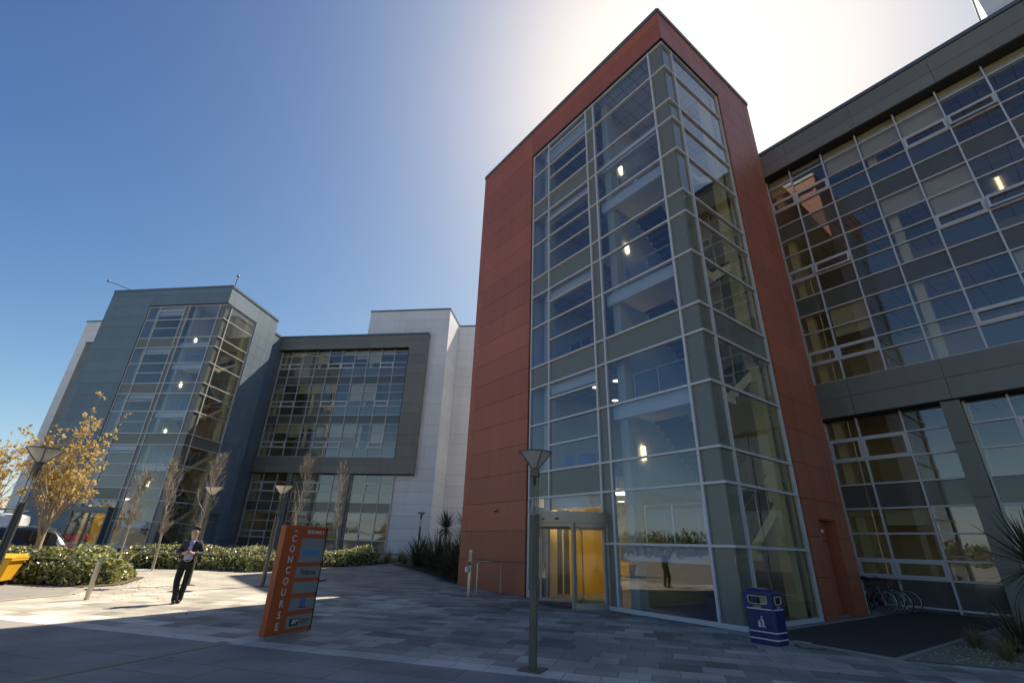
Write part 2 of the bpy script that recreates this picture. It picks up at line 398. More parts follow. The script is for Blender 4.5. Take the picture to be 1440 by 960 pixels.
for i in range(4200):
    x = random.uniform(3.1,7.5); y = random.uniform(-.35,6.5)
    if y < (x-3.0)*.66-.42: continue
    r = random.uniform(.010,.026); mb.add([(x-r,y,.012),(x,y-r*.8,.012),(x+r,y,.012),(x,y+r*.8,.012),(x,y,.012+r*.9)],[(0,1,4),(1,2,4),(2,3,4),(3,0,4)], random.randrange(3))
tag(mb.build('gravel_stones', [M['gravel'],M['kerb'],M['tan']]), kind='stuff')

# car park tarmac at the left, with a flush kerb
CPK = [(-8.6,-16.6),(-10.9,-13.95),(-12.35,-12.55),(-14.6,-12.25),(-16.3,-13.9),(-19.6,-14.0),(-24.2,-12.4),(-44,-14),(-44,-40),(-4,-40)]
sheet('car_park', CPK, .006, M['tarmac'])
mb = MB()
for p, q in zip(CPK[:3], CPK[1:4]):
    k = max(1, int(math.hypot(q[0]-p[0], q[1]-p[1])/.9))
    for i in range(k):
        A = (p[0]+(q[0]-p[0])*(i+.006)/k, p[1]+(q[1]-p[1])*(i+.006)/k); B = (p[0]+(q[0]-p[0])*(i+.994)/k, p[1]+(q[1]-p[1])*(i+.994)/k)
        mb.obox(A, B, -.02, .020, .10, .10)
tag(mb.build('car_park_kerb', M['kerb']), kind='structure')

# planting beds
def bed(name, poly, dz=.03, m='soil'): return sheet(name, poly, dz, M[m])
bed('planting_bed', [(-16.8,-17),(-16.3,-14.0),(-14.5,-12.35),(-15.4,-11.4),(-18.9,-10.7),(-19.9,-12),(-19.9,-17)])
bed('planting_bed', [(-24.9,-12.2),(-22.6,-8.3),(-20.4,-6.3),(-20.2,-4.6),(-21.8,-3.9),(-24,-5.2),(-27.5,-9.5),(-28,-12)])
bed('planting_bed', [(-21.5,-3.9),(-21.8,-1.2),(-22.3,.7),(-24.5,4),(-27.5,2),(-25.5,-2.5)])
bed('planting_bed', [(-21.9,1.1),(-20.2,1.15),(-17.6,.9),(-14.9,.35),(-12.6,-.15),(-12.45,5),(-17,8),(-24.2,5)])

# ------------------------------------------------------------------ buildings
def panels(mb, p0, p1, z0, z1, course=1.075, out=.0, thick=.06, gap=.014, vj=()):
    """rainscreen cladding: courses of panels over a dark backing, plan segment p0->p1, outside on the right"""
    L_ = math.hypot(p1[0]-p0[0], p1[1]-p0[1]); ux, uy = (p1[0]-p0[0])/L_, (p1[1]-p0[1])/L_
    at = lambda s: (p0[0]+ux*s, p0[1]+uy*s)
    mb.obox(at(.01), at(L_-.01), z0+.005, z1-.005, out-.028, thick+.06, 1)
    cuts = [0]+[x for x in vj if 0 < x < L_]+[L_]
    k0 = math.floor(z0/course+1e-6); z = z0
    while z < z1-1e-6:
        k0 += 1; zt = min(z1, k0*course)
        if zt-z > .03:
            for a, b in zip(cuts[:-1], cuts[1:]):
                mb.obox(at(a+gap/2), at(b-gap/2), z+(gap/2 if z > z0 else 0), zt-(gap/2 if zt < z1-1e-6 else 0), out, thick-out if thick > out else .001)
        z = zt
def pane(mb, P, m=0, amp=.0035):
    """one glass pane; real panes are never quite plane with each other"""
    P = [Vector(p) for p in P]; n = (P[1]-P[0]).cross(P[3]-P[0]).normalized()
    a, b = random.uniform(-amp,amp), random.uniform(-amp,amp)
    mb.quad(P[0]+n*(a+b), P[1]+n*(-a+b), P[2]+n*(-a-b), P[3]+n*(a-b), m)

TZ = [20.29,18.91,17.10,16.17,14.65,12.81,11.89,10.34,8.49,7.57,6.02,4.19,3.28,1.77,.06]
def stair_tower(name, label, cat, clad, loc, rz, zb, revolving=True):
    t = thing(name, label, cat, loc, rz)
    W, D, d = 12.3, 7.07, .12
    cl = MB()
    xL = -7.92
    panels(cl, (-W-d,-d), (xL,-d), zb, 22.05, vj=(.45,))
    panels(cl, (xL,-d), (d,-d), 20.42, 22.05)
    panels(cl, (d,-d), (d,4.02), 20.42, 22.05, vj=(.75,))
    panels(cl, (d,4.02), (d,4.88), zb, 22.05); panels(cl, (d,4.88), (d,6.08), 2.70, 22.05); panels(cl, (d,6.08), (d,D), zb, 22.05, vj=(.45,))
    panels(cl, (-W-d,D), (-W-d,-d), zb, 22.05)
    panels(cl, (d,D), (-1.35,D), zb, 22.05); panels(cl, (-10.9,D), (-W-d,D), zb, 22.05)
    panels(cl, (-1.35,D), (-1.35,10.40), zb, 21.55, out=0); panels(cl, (-10.9,10.40), (-10.9,D), zb, 21.55)
    # soffits and reveals round the glazing
    cl.box(xL, -.001, -.118, .10, 20.36, 20.418, 1); cl.box(-.10, .118, 0, 4.02, 20.36, 20.416, 1)
    cl.box(xL-.05, xL+.0, -.05, .10, zb, 20.36, 1); cl.box(-.10, .05, 4.02, 4.08, 0, 20.36, 1)
    # door recess
    cl.box(-.28, .06, 4.882, 4.90, 0, 2.7, 0); cl.box(-.28, .06, 6.06, 6.078, 0, 2.7, 0); cl.box(-.28, .06, 4.9, 6.06, 2.66, 2.698, 0)
    cl.build('cladding', [M[clad], M['joint']], t)
    cp = MB()
    for p, q in (((-W-d,-d),(d,-d)),((d,-d),(d,D)),((d,D),(-W-d,D)),((-W-d,D),(-W-d,-d))): cp.obox(p, q, 22.052, 22.25, .05, .30)
    cp.obox((-1.35,D+.05),(-1.35,10.3),21.56,21.76,.06,.3)
    cp.build('coping', M['coping'], t)
    rf = MB(); rf.box(-W, 0, .15, D, 21.0, 21.3); rf.box(-10.85,-1.4,D+.02,10.3,20.9,21.2); rf.build('roof', M['ceil'], t)
    # mullions and transoms
    fr = MB(); mw = .034; my = .06
    for x in (-.62,-3.71,-4.17,-7.85): fr.box(x-mw, x+mw, -my, .05, zb, 20.36)
    fr.box(-6.70-mw, -6.70+mw, -my, .05, 2.66, 20.36)
    for y in (.62, 3.96): fr.box(-.05, my, y-mw, y+mw, zb if y > 1 else zb, 20.36)
    tp = my+.003
    for i, z in enumerate(TZ[:-1]):
        hh = .032 if i else .03
        x1 = -.62
        xa = -4.17 if i == 13 else -7.85
        fr.box(xa, .0, -tp, .045, z-hh, z+hh); fr.box(-.045, tp, -.0, 3.96, z-hh, z+hh)
        fr.box(-.001, tp, -tp, 0, z-hh, z+hh)
    fr.box(-4.17, .0, -tp-.01, .045, zb, .10); fr.box(-.045, tp+.01, 0, 3.96, zb, .10); fr.box(-.001, tp+.01, -tp-.01, 0, zb, .10)
    for z in (19.85, 18.06, 15.56, 13.76, 11.25, 9.44, 6.94, 5.12): fr.box(-6.70+mw, -4.17-mw, -my, .045, z-.03, z+.03)
    fr.box(-7.85+mw, -6.72, -my, .05, 2.60, 2.68)
    fr.box(-7.85+mw, -7.52, -my+.01, .05, zb, 2.60)
    fr.build('curtain_wall_frame', M['alu'], t)
    # spandrels
    def flat(nm, x0, x1, z0, z1, m, side=False, y0=0, off=.012):
        q = MB()
        if side: q.box(-off-.03, -off, x0, x1, z0, z1)
        else: q.box(x0, x1, off, off+.03, z0, z1)
        return q.build(nm, M[m], t)
    rows = list(zip(TZ[:-1], TZ[1:]))
    for i, (zt, zl) in enumerate(rows):
        if i == 0: zt = 20.36
        flat('spandrel_panel', -.62, -.002, zl, zt, 'spandrel'); flat('spandrel_panel', .002, .62, zl, zt, 'spandrelg', True)
        flat('spandrel_panel', -4.17, -3.71, zl, zt, 'spandrel')
        if i in (2,5,8,11): flat('spandrel_panel', -6.70, -4.17, zl, zt, 'spandrel'); flat('spandrel_panel', -7.85, -6.70, zl, zt, 'spandrel')
        if i == 8: flat('spandrel_panel', -3.71, -.62, zl, zt, 'spandrel'); flat('spandrel_panel', .62, 3.96, zl, zt, 'spandrelg', True)
    # windows
    def win(x0, x1, zs, side=False):
        q = MB()
        for a, b in zip(zs[:-1], zs[1:]):
            if side: pane(q, [(.0,x0,b),(.0,x1,b),(.0,x1,a),(.0,x0,a)])
            else: pane(q, [(x0,0,b),(x1,0,b),(x1,0,a),(x0,0,a)])
        return q.build('window', M['glassr' if side else 'glass'], t)
    subs = {0:19.85,1:18.06,3:15.56,4:13.76,6:11.25,7:9.44,9:6.94,10:5.12}
    for i, (zt, zl) in enumerate(rows):
        if i == 0: zt = 20.36
        if i != 8:
            win(-3.71, -.62, [zt, zl]); win(.62, 3.96, [zt, zl], True)
        if i < 11 and i not in (2,5,8):
            win(-6.70, -4.17, [zt, subs[i], zl]); win(-7.85, -6.70, [zt, zl])
    win(-6.70, -4.17, [3.28, 2.67]); win(-7.85, -6.70, [3.28, 2.68]); win(-7.52, -6.9, [2.6, 0.08])
    # interior: walls, floors, landings, flights
    iw = MB()
    iw.box(-7.9, -.2, 6.5, 6.62, zb, 20.95); iw.box(-3.98, -3.84, 1.4, 6.5, zb, 20.95); iw.box(-8.05,-7.92,.16,6.6,zb,20.95)
    iw.box(-.28, -.06, 4.06, 4.88, zb, 20.9); iw.box(-.28,-.06,6.10,6.5,zb,20.9); iw.box(-.28,-.06,4.88,6.1,2.72,20.9)
    iw.build('interior_wall', M['plaster'], t)
    co = MB(); co.box(-7.55,-7.2,.45,.8,zb,20.9); co.box(-3.62,-3.3,.42,.8,zb,20.9); co.box(-.62,-.30,3.5,3.86,zb,20.9)
    co.build('interior_column', M['concrete'], t)
    for k in range(4):
        zf = (3.74, 8.03, 12.35, 16.63)[k]
        q = MB(); q.box(-7.88,-4.0,.16,6.5,zf-.30,zf+.12); q.build('floor_slab', M['ceil'], t)
        q = MB(); q.box(-7.87,-4.01,.17,6.49,zf+.123,zf+.135); q.build('floor_finish', M['carpet'], t)
        q = MB(); q.box(-7.2,-4.05,.24,.50,zf-.85,zf-.304); q.build('bulkhead', M['cream'], t)
        for cx, cy in ((-5.0,2.0),(-6.1,2.0),(-5.5,4.2),(-6.8,4.0)):
            if k in (0,1) or cx == -5.0:
                q = MB(); q.lathe([(.001,zf-.318),(.13,zf-.318),(.14,zf-.302)], 16, cx=cx, cy=cy); q.build('ceiling_light', M['lightceil' if k == 0 or name == 'office_tower' and k == 1 else 'ceil'], t)
        # main landing at the back
        q = MB(); q.box(-3.82,-.1,4.7,6.5,zf-.3,zf); q.build('stair_landing', M['cream'], t)
    q = MB(); q.box(-3.8,-.2,.25,.5,16.27,16.70); q.build('edge_beam', M['cream'], t)
    q = MB(); q.box(-7.9,-.1,.16,6.5,20.42,20.6); q.build('ceiling', M['ceil'], t)
    q = MB(); q.box(-7.2,-4.05,.24,.50,19.5,20.40); q.build('bulkhead', M['cream'], t)
    q = MB(); q.box(-7.9,-.04,.06,6.5,.005,.05); q.box(-12,-8.1,.3,6.5,.005,.05); q.build('ground_floor', M['floor'], t)
    for k in range(4):
        zm = (1.75,6.0,10.30,14.60)[k]; zlo = (0.05,3.74,8.03,12.35)[k]; zhi = (3.74,8.03,12.35,16.63)[k]
        q = MB(); q.box(-3.26,-.25,.42,1.75,zm-.28,zm); q.build('stair_landing', M['cream'], t)
        q = MB(); q.box(-3.7,-.12,.20,.44,zm-.42,zm+.04); q.build('edge_beam', M['cream'], t)
        # glass balustrade along the front of the landing
        q = MB(); q.box(-2.95,-.45,.52,.535,zm+.1,zm+.98); q.build('balustrade_glass', M['screen'], t)
        q = MB()
        for x in (-2.95,-2.0,-1.0,-.45): q.box(x-.02,x+.02,.50,.55,zm,zm+1.08)
        q.tube([(-3.0,.525,zm+1.1),(-.4,.525,zm+1.1)],.024,8); q.build('handrail', M['steel'], t)
        for (xa, xb, za, zz) in ((-3.2,-1.95,zlo,zm),(-1.75,-.5,zm,zhi)):
            q = MB(); n = 12
            y0, y1 = (4.7,1.75) if za == zlo else (1.75,4.7)
            for j in range(n):
                ya = y0+(y1-y0)*j/n; yb = y0+(y1-y0)*(j+1)/n; z1 = za+(zz-za)*(j+1)/n
                q.box(xa,xb,ya,yb,z1-.20-(zz-za)/n,z1)
            q.build('stair_flight', M['carpet'], t)
            q = MB()
            for x in (xa-.03, xb+.0): q.add([(x,y0,za-.25),(x,y1,zz-.25),(x,y1,zz+.08),(x,y0,za+.08),(x+.03,y0,za-.25),(x+.03,y1,zz-.25),(x+.03,y1,zz+.08),(x+.03,y0,za+.08)],[(0,1,2,3),(7,6,5,4),(0,4,5,1),(3,2,6,7),(0,3,7,4),(1,5,6,2)])
            q.build('stringer', M['cream'], t)
            q = MB()
            for x in (xa+.03, xb-.03):
                q.tube([(x,y0,za+1.0),(x,y1,zz+1.0)],.022,8)
                for j in range(5):
                    f = j/4; y = y0+(y1-y0)*f; z = za+(zz-za)*f; q.tube([(x,y,z-.1),(x,y,z+1.0)],.014,6)
            q.build('handrail', M['steel'], t)
        q = MB(); q.box(-3.84,-3.76,1.72,1.86,zm+2.75,zm+3.2); q.build('wall_lamp', M['lightwarm'], t)
    # lobby: yellow wall and dark desk
    q = MB(); q.box(-7.90,-7.80,2.0,4.4,.05,3.2); q.box(-3.80,-3.7,1.2,4.4,.05,3.4); q.build('lobby_wall', M['yellow'], t)
    q = MB(); q.box(-7.90,-7.82,.2,1.98,.05,3.0); q.build('lobby_screen', M['carpet'], t)
    for y in (.4,1.0,1.6):
        q = MB(); q.box(-7.82,-7.76,y,y+.05,.05,2.6); q.build('screen_post', M['alu'], t)
    q = MB(); q.box(-5.0,-4.1,2.3,2.8,.05,1.1); q.build('lobby_desk', M['carpet'], t)
    for x in (-6.9,-5.3,-4.5): 
        q = MB(); q.box(x-.25,x+.25,1.0,1.6,3.36,3.42); q.build('ceiling_light', M['lobbyfill'], t)  # added fill lights, no known fittings, put here to brighten the yellow wall
    # side door in the red strip
    dr = MB(); dr.box(-.24,-.20,4.95,6.01,.02,2.05); dr.box(-.24,-.20,4.95,6.01,2.07,2.64)
    do = dr.build('door', M[clad], t)
    q = MB(); q.tube([(-.19,5.08,1.02),(-.13,5.08,1.02),(-.13,5.22,1.02)],.012,8); q.build('door_handle', M['steel'], do)
    if revolving:
        q = MB(); q.box(-.198,-.19,5.36,5.62,1.36,1.66); q.build('door_sign', M['signwhite'], do)
        q = MB(); q.box(-.19,-.186,5.39,5.59,1.55,1.63); q.build('sign_panel', M['green'], do)
        q = MB(); q.box(-.19,-.186,5.39,5.59,1.40,1.46); q.build('sign_strip', M['black'], do)
        q = MB(); q.box(-.198,-.10,5.30,5.66,2.30,2.40); q.build('door_lamp', M['signwhite'], t, bevel=.015)
    # entrance
    if revolving:
        cx, cy, r = -5.44, .16, 1.40
        a0, a1 = PI+.09, 2*PI-.09
        q = MB(); q.lathe([(r-.05,2.34),(r+.03,2.34),(r+.03,2.66),(r-.3,2.68),(.02,2.69)], 48, cx=cx, cy=cy, a0=a0-.05, a1=a1+.05, smooth=False)
        q.lathe([(.02,2.33),(r-.05,2.34)], 48, cx=cx, cy=cy)
        dv = q.build('revolving_door', M['bronze'], t)
        q = MB()
        for a in (a0, R(308), a1):
            px, py = cx+r*math.cos(a), cy+r*math.sin(a); q.box(px-.05,px+.05,py-.05,py+.05,0,2.34)
        q.lathe([(r+.03,0.0),(r+.03,.16),(r-.06,.16),(r-.06,0)], 32, cx=cx, cy=cy, a0=R(308), a1=a1, smooth=False)
        q.lathe([(r+.0,2.22),(r+.0,2.335),(r-.06,2.335)], 32, cx=cx, cy=cy, a0=a0, a1=a1, smooth=False)
        q.build('door_post', M['bronze'], dv)
        q = MB(); q.lathe([(r-.02,.16),(r-.02,2.24)], 24, cx=cx, cy=cy, a0=R(308), a1=a1); q.build('curved_glass', M['screen'], dv)
        q = MB(); q.lathe([(r-.02,.1),(r-.02,2.24)], 24, cx=cx, cy=cy, a0=R(212), a1=R(230)); q.build('curved_glass', M['screen'], dv)
        for a in (R(40), R(130), R(220), R(310)):
            q = MB(); e = (cx+(r-.10)*math.cos(a), cy+(r-.10)*math.sin(a))
            for (za, zb2) in ((.05,.14),(2.18,2.27)): q.obox((cx,cy),e,za,zb2,.02,.02)
            q.obox((cx+(r-.17)*math.cos(a),cy+(r-.17)*math.sin(a)),e,.143,2.177,.02,.02)
            lf = q.build('door_leaf', M['bronze'], dv)
            q = MB(); q.quad((cx,cy,.14),(e[0],e[1],.14),(e[0],e[1],2.18),(cx,cy,2.18)); q.build('leaf_glass', M['screen'], lf)
        q = MB()
        for a in (R(232), R(263), R(287)):
            q.obox((cx+(r+.03)*math.cos(a-.05),cy+(r+.03)*math.sin(a-.05)),(cx+(r+.03)*math.cos(a+.05),cy+(r+.03)*math.sin(a+.05)),2.42,2.47,.02,.005)
        q.build('door_sensor', M['black'], dv)
        q = MB(); q.lathe([(.001,.012),(1.34,.012)], 32, cx=cx, cy=cy); q.build('door_mat', M['carpet'], dv)
    else:
        q = MB(); q.box(-7.5,-4.17,-.55,.05,2.40,2.72); q.box(-7.5,-7.3,-.5,.05,zb,2.4); q.box(-5.85,-5.75,-.45,-.35,zb,2.4); q.box(-4.3,-4.18,-.5,.05,zb,2.4); q.box(-7.3,-4.3,-.45,-.38,2.25,2.40)
        dv = q.build('entrance_porch', M['coping'], t)
        q = MB(); q.quad((-7.3,-.4,zb),(-5.85,-.4,zb),(-5.85,-.4,2.25),(-7.3,-.4,2.25)); q.quad((-5.75,-.4,zb),(-4.3,-.4,zb),(-4.3,-.4,2.25),(-5.75,-.4,2.25)); q.build('entrance_glass', M['glass'], dv)
    return t

WX = [-1.11,.07,1.56,3.05,4.56,6.06,7.55,9.04,10.54,12.03,13.62]
WZ = [20.41,19.52,18.59,17.99,17.08,16.17,15.25,14.35,13.74,12.81,11.91,10.99,10.07,9.47,8.59]
LZ = [6.99,6.08,5.20,4.28,3.38,2.49,1.61,1.00,.12]
def office_wing(name, label, cat, loc, rz, zb, mirror=None, seed=1, lit=(), openv=(), xcut=30, full=True):
    rd = random.Random(seed)
    t = thing(name, label, cat, loc, rz)
    fx = (lambda x: x) if mirror is None else (lambda x: mirror-x)
    Y, YF = 10.81, 10.30
    def bx(mb, x0, x1, y0, y1, z0, z1, m=0): mb.box(fx(x0), fx(x1), y0, y1, z0, z1, m)
    def pan(mb, x0, x1, y, z0, z1, **k):
        a, b = sorted((fx(x0), fx(x1))); panels(mb, (a,y), (b,y), z0, z1, **k)
    cl = MB()
    pan(cl, -1.35, 15.7, YF, 20.15, 21.62, course=.8, vj=(1.6,4.6,7.6,10.6,13.6))
    pan(cl, 13.72, 15.7, YF, 8.445, 20.15, course=1.075)
    pan(cl, -1.35, 15.7, YF, 6.93, 8.44, course=.77, vj=(1.6,4.6,7.6,10.6,13.6))
    for p in (2.85, 8.87): pan(cl, p, p+.55, 10.42, zb, 6.925, course=1.8)
    a = fx(15.7)
    if mirror is None: panels(cl, (15.7,YF), (15.7,10.95), 6.93, 21.62)
    else: panels(cl, (a,10.95), (a,YF), 6.93, 21.62)
    bx(cl, -1.35, 13.7, YF+.07, 10.95, 20.10, 20.145, 1); bx(cl, -1.35, 15.69, YF+.07, 10.95, 6.89, 6.925, 1); bx(cl, 13.66, 13.715, YF+.02, 10.95, 8.45, 20.1, 1)
    bx(cl, -1.35, 13.7, YF+.07, 10.9, 8.39, 8.438, 1)
    bx(cl, -1.43, -1.365, 10.42, 17.1, zb, 21.5)
    cl.build('cladding', [M['grey'], M['joint']], t)
    q = MB(); bx(q, -1.35, 15.76, YF-.06, YF+.5, 21.625, 21.80); q.build('coping', M['coping'], t)
    q = MB(); bx(q, -1.35, 13.7, YF+.30, Y+.04, 8.442, 8.53); q.build('sill_ledge', M['coping'], t)
    # pale stair and plant block
    w = MB()
    pan(w, 13.74, 17.7, 10.95, zb, 21.5, course=1.075); pan(w, 8.4, 17.7, 10.95, 21.5, 24.85, course=1.075, vj=(4.2,))
    if mirror is None:
        panels(w, (17.7,10.95), (17.7,14.9), zb, 24.85); panels(w, (8.4,17), (8.4,10.95), 21.2, 24.85); panels(w, (17.45,14.93), (27,14.93), zb, 24.6)
    else:
        panels(w, (fx(17.7),14.9), (fx(17.7),10.95), zb, 24.85); panels(w, (fx(8.4),10.95), (fx(8.4),17), 21.2, 24.85)
    w.build('pale_block', [M['white'], M['joint']], t)
    q = MB(); bx(q, 8.34, 17.76, 10.89, 17, 24.855, 25.02); q.build('pale_block_coping', M['coping'], t)
    if mirror is None: q = MB(); bx(q, 17.8, 27, 14.84, 17, 24.605, 24.75); q.build('pale_wall_coping', M['coping'], t)
    q = MB(); bx(q, -1.35, 17.6, 10.98, 17, 20.9, 21.2); q.build('roof', M['ceil'], t)
    # frames
    fr = MB(); mw = .03
    for x in WX: bx(fr, x-mw, x+mw, Y-.07, Y+.05, 8.535, 20.44)
    for z in WZ[:-1]: bx(fr, WX[0], WX[-1], Y-.073, Y+.045, z-.028, z+.028)
    bx(fr, WX[0], WX[-1], Y-.073, Y+.045, 8.535, 8.60)
    LOW = [(-1.11,[-1.11,.07,1.56,2.84]),(3.41,[3.43,4.56,6.06,7.55,8.86]),(9.43,[9.45,10.9,12.4,13.70])]
    for _, xs in LOW:
        for x in xs: bx(fr, x-mw, x+mw, Y-.07, Y+.05, zb, 6.9)
        for z in LZ: bx(fr, xs[0], xs[-1], Y-.073, Y+.045, z-.03, z+.03)
    fr.build('curtain_wall_frame', M['alu'], t)
    def gl(mb, x0, x1, z0, z1, dy=0, m=0):
        a, b = sorted((fx(x0), fx(x1))); pane(mb, [(a,Y+dy,z0),(b,Y+dy,z0),(b,Y+dy,z1),(a,Y+dy,z1)], m)
    vents = (0,1,4,5,8)
    def vent(parent, x0, x1, z0, z1, tilt=0):
        a, b = sorted((fx(x0), fx(x1))); q = MB(); wd = .085
        a += .035; b -= .035; z0 += .03; z1 -= .03; ya, yb = Y-.095, Y-.012
        q.box(a,b,ya,yb,z0,z0+wd); q.box(a,b,ya,yb,z1-wd,z1); q.box(a,a+wd,ya,yb,z0+wd,z1-wd); q.box(b-wd,b,ya,yb,z0+wd,z1-wd)
        if tilt:
            q.v = [(x, Y+(y-Y)-(z1-z)*tilt, z) for x, y, z in q.v]
        return q.build('vent_frame', M['alu'], parent)
    for f in range(3):
        zs = WZ[f*5:f*5+6] if f < 2 else WZ[10:15]
        for i in range(10):
            x0, x1 = WX[i], WX[i+1]
            q = MB()
            for k in range(len(zs)-1):
                if k < 4 and not (k == 3 and not full): gl(q, x0, x1, zs[k+1], zs[k])
            wn = q.build('window', M['glasswing'], t)
            if len(zs) > 5:
                q = MB(); bx(q, x0, x1, Y+.004, Y+.03, zs[5], zs[4]); q.build('spandrel_panel', M['darkspan'], t)
            q = MB(); bx(q, x0, x1, Y+.014, Y+.03, zs[4], zs[3]); 
            if rd.random() < (.55 if full else 1): q.build('spandrel_panel', M['darkspan'], t)
            if i in vents: vent(wn, x0, x1, zs[3], zs[2], .28 if (f,i) in openv else 0)
            if rd.random() < (.85 if f == 0 else .68):
                drop = rd.choice([zs[0]-zs[1]-.02, zs[0]-zs[1]-.02, zs[0]-zs[1]+.4, zs[0]-zs[2]-.03, .5])
                q = MB(); bx(q, x0+.05, x1-.05, Y+.16, Y+.165, zs[0]-drop, zs[0]+.02); q.build('roller_blind', M['blind'], t)
    for b, (_, xs) in enumerate(LOW):
        for i in range(len(xs)-1):
            x0, x1 = xs[i], xs[i+1]; q = MB()
            for k in (0,1,2): gl(q, x0, x1, LZ[k+1], LZ[k])
            wn = q.build('window', M['glasswing'], t); q = MB()
            for k in (4,5,6): gl(q, x0, x1, LZ[k+1], LZ[k])
            wn2 = q.build('window', M['glasswing'], t)
            q = MB(); bx(q, x0, x1, Y+.004, Y+.03, LZ[4], LZ[3]); q.build('spandrel_panel', M['darkspan'], t)
            q = MB(); bx(q, x0, x1, Y+.004, Y+.03, LZ[8], LZ[7]); q.build('spandrel_panel', M['darkspan'], t)
            if (b, i) in ((0,0),(0,1),(1,1),(1,2),(2,1)):
                vent(wn, x0, x1, LZ[2], LZ[1]); vent(wn2, x0, x1, LZ[7], LZ[6])
            if rd.random() < .5:
                q = MB(); bx(q, x0+.05, x1-.05, Y+.16, Y+.165, LZ[4]-rd.choice([.25,.6]), LZ[4]+.05); q.build('roller_blind', M['blind'], t)
    # interior
    for zf in (3.55, 7.75, 12.0, 16.3):
        q = MB(); bx(q, -1.2, 13.66, Y+.12, 17, zf, zf+.35); q.build('floor_slab', M['ceil'], t)
        q = MB(); bx(q, -1.19, 13.65, Y+.13, 16.99, zf+.353, zf+.37); q.build('floor_finish', M['carpet'], t)
    q = MB(); bx(q, -1.25, 13.68, Y+.12, 17, 20.5, 20.7); q.build('ceiling', M['ceil'], t)
    q = MB(); bx(q, -1.3, 13.7, 16.9, 17.1, zb, 20.9); bx(q, -1.34, -1.24, Y+.1, 17, zb, 20.9); bx(q, 13.68, 13.74, Y+.1, 17, zb, 20.9); q.build('interior_wall', M['plaster'], t)
    q = MB(); bx(q, -1.2, 13.6, Y+.1, 16.9, -.02, .03); q.build('ground_floor', M['floor'], t)
    q = MB()
    for x in (-.95, 3.15, 9.1): bx(q, x, x+.32, Y+.35, Y+.67, zb, 20.5)
    q.build('interior_column', M['concrete'], t)
    for zf in (3.55, 7.75, 12.0, 16.3, 20.5):
        for x in (.6, 3.6, 6.6, 9.6, 12):
            if rd.random() < .75:
                q = MB(); yy = rd.choice([12.2,13.0]); bx(q, x-.06, x+.06, yy, yy+1.2, zf-.06, zf-.004)
                q.build('ceiling_light', M['tube'] if rd.random() < .18 else M['ceil'], t)
    return t

red = stair_tower('office_tower', 'tall terracotta red clad tower with glazed corner stairwell above the revolving door', 'tower', 'red', (0,0,0), 0, -.02)
blue = stair_tower('office_tower', 'teal blue clad tower with glazed corner stairwell at the far left', 'tower', 'teal', (-39.52,-10.0,.69), TH, -.75, revolving=False)
office_wing('office_wing', 'dark grey framed office wing with gridded glazing at the right of the red tower', 'office building', (0,0,0), 0, -.02, seed=3, openv=((0,5),(1,1),(1,5)))
office_wing('office_wing', 'grey framed office wing and pale stair block between the two towers', 'office building', (-39.52,-10.0,.69), TH, -.75, seed=8)
office_wing('office_wing', 'pale grey clad office wing glimpsed left of the teal tower', 'office building', (-39.52,-10.0,.69), TH, -.75, mirror=-11.2, seed=5, full=False)
office_wing('office_wing', 'office wing hidden behind the red tower on its left side', 'office building', (0,0,0), 0, -.02, mirror=-10.2, seed=6, full=False)

# ------------------------------------------------------------------ street furniture
def make_lamp(label, loc, rz):
    t = thing('street_lamp', label, 'street lamp', loc, rz, 'cone headed street lamps')
    q = MB(); q.tube([(0,0,.0),(0,0,1.12)],.062,20); q.box(-.17,.17,-.17,.17,-.01,.018); q.build('pole', M['lampmetal'], t)
    q = MB()
    for a in (0, PI/2, PI, 3*PI/2):
        x, y = .062*math.cos(a), .062*math.sin(a); q.box(x-.016,x+.016,y-.016,y+.016,1.0,2.06); 
    q.tube([(0,0,1.1),(0,0,2.05)],.05,12); q.build('sleeve', M['lampmetal'], t)
    q = MB()
    for a in (PI/4, 3*PI/4, 5*PI/4, 7*PI/4): q.tube([(.062*math.cos(a),.062*math.sin(a),2.0),(.062*math.cos(a),.062*math.sin(a),2.66)],.008,8)
    q.tube([(0,0,2.0),(0,0,2.6)],.008,8)
    q.build('rod', M['lampmetal'], t)
    q = MB(); q.lathe([(.001,2.52),(.035,2.52),(.035,2.64),(.075,2.645),(.08,2.66),(.08,2.74),(.06,2.78),(.055,2.80)], 20); q.build('collar', M['lampmetal'], t)
    q = MB(); q.lathe([(.05,2.78),(.275,3.035)], 32); sh = q.build('lamp_shade', M['lampshade'], t); q = MB(); q.lathe([(.001,3.05),(.272,3.040)], 32); q.build('shade_cover', M['lampshade'], sh)
    q = MB(); q.lathe([(.275,3.025),(.288,3.03),(.288,3.044),(.272,3.046)], 40)
    for k in range(4):
        a = PI/4+k*PI/2; q.tube([(.058*math.cos(a),.058*math.sin(a),2.775),(.285*math.cos(a),.285*math.sin(a),3.035)],.010,6)
    q.build('shade_frame', M['lampmetal'], sh)
    q = MB(); q.lathe([(.001,2.80),(.03,2.81),(.035,2.86),(.03,2.92),(.001,2.94)],12); q.build('bulb', M['lampshade'], sh)
    return t
l0 = make_lamp('slim bronze lamp post with cone shade standing before the revolving door', (.46,-6.72,0), .5)
dup(l0, (-6.32,-13.47,0), .9, 'large leaning looking lamp post with cone shade at the left edge of the picture')
dup(l0, (-14.9,-9.6,gz(-14.9,-9.6)), .2, 'lamp post with cone shade rising behind the walking man', scale=(1.08,)*3)
dup(l0, (-13.9,-7.4,gz(-13.9,-7.4)), .7, 'lamp post with cone shade just left of the orange sign', scale=(1.14,)*3)
dup(l0, (-29.1,6.4,gz(-29.1,6.4)), .3, 'small distant lamp post before the pale wall by the spiky plants', scale=(1.05,)*3)

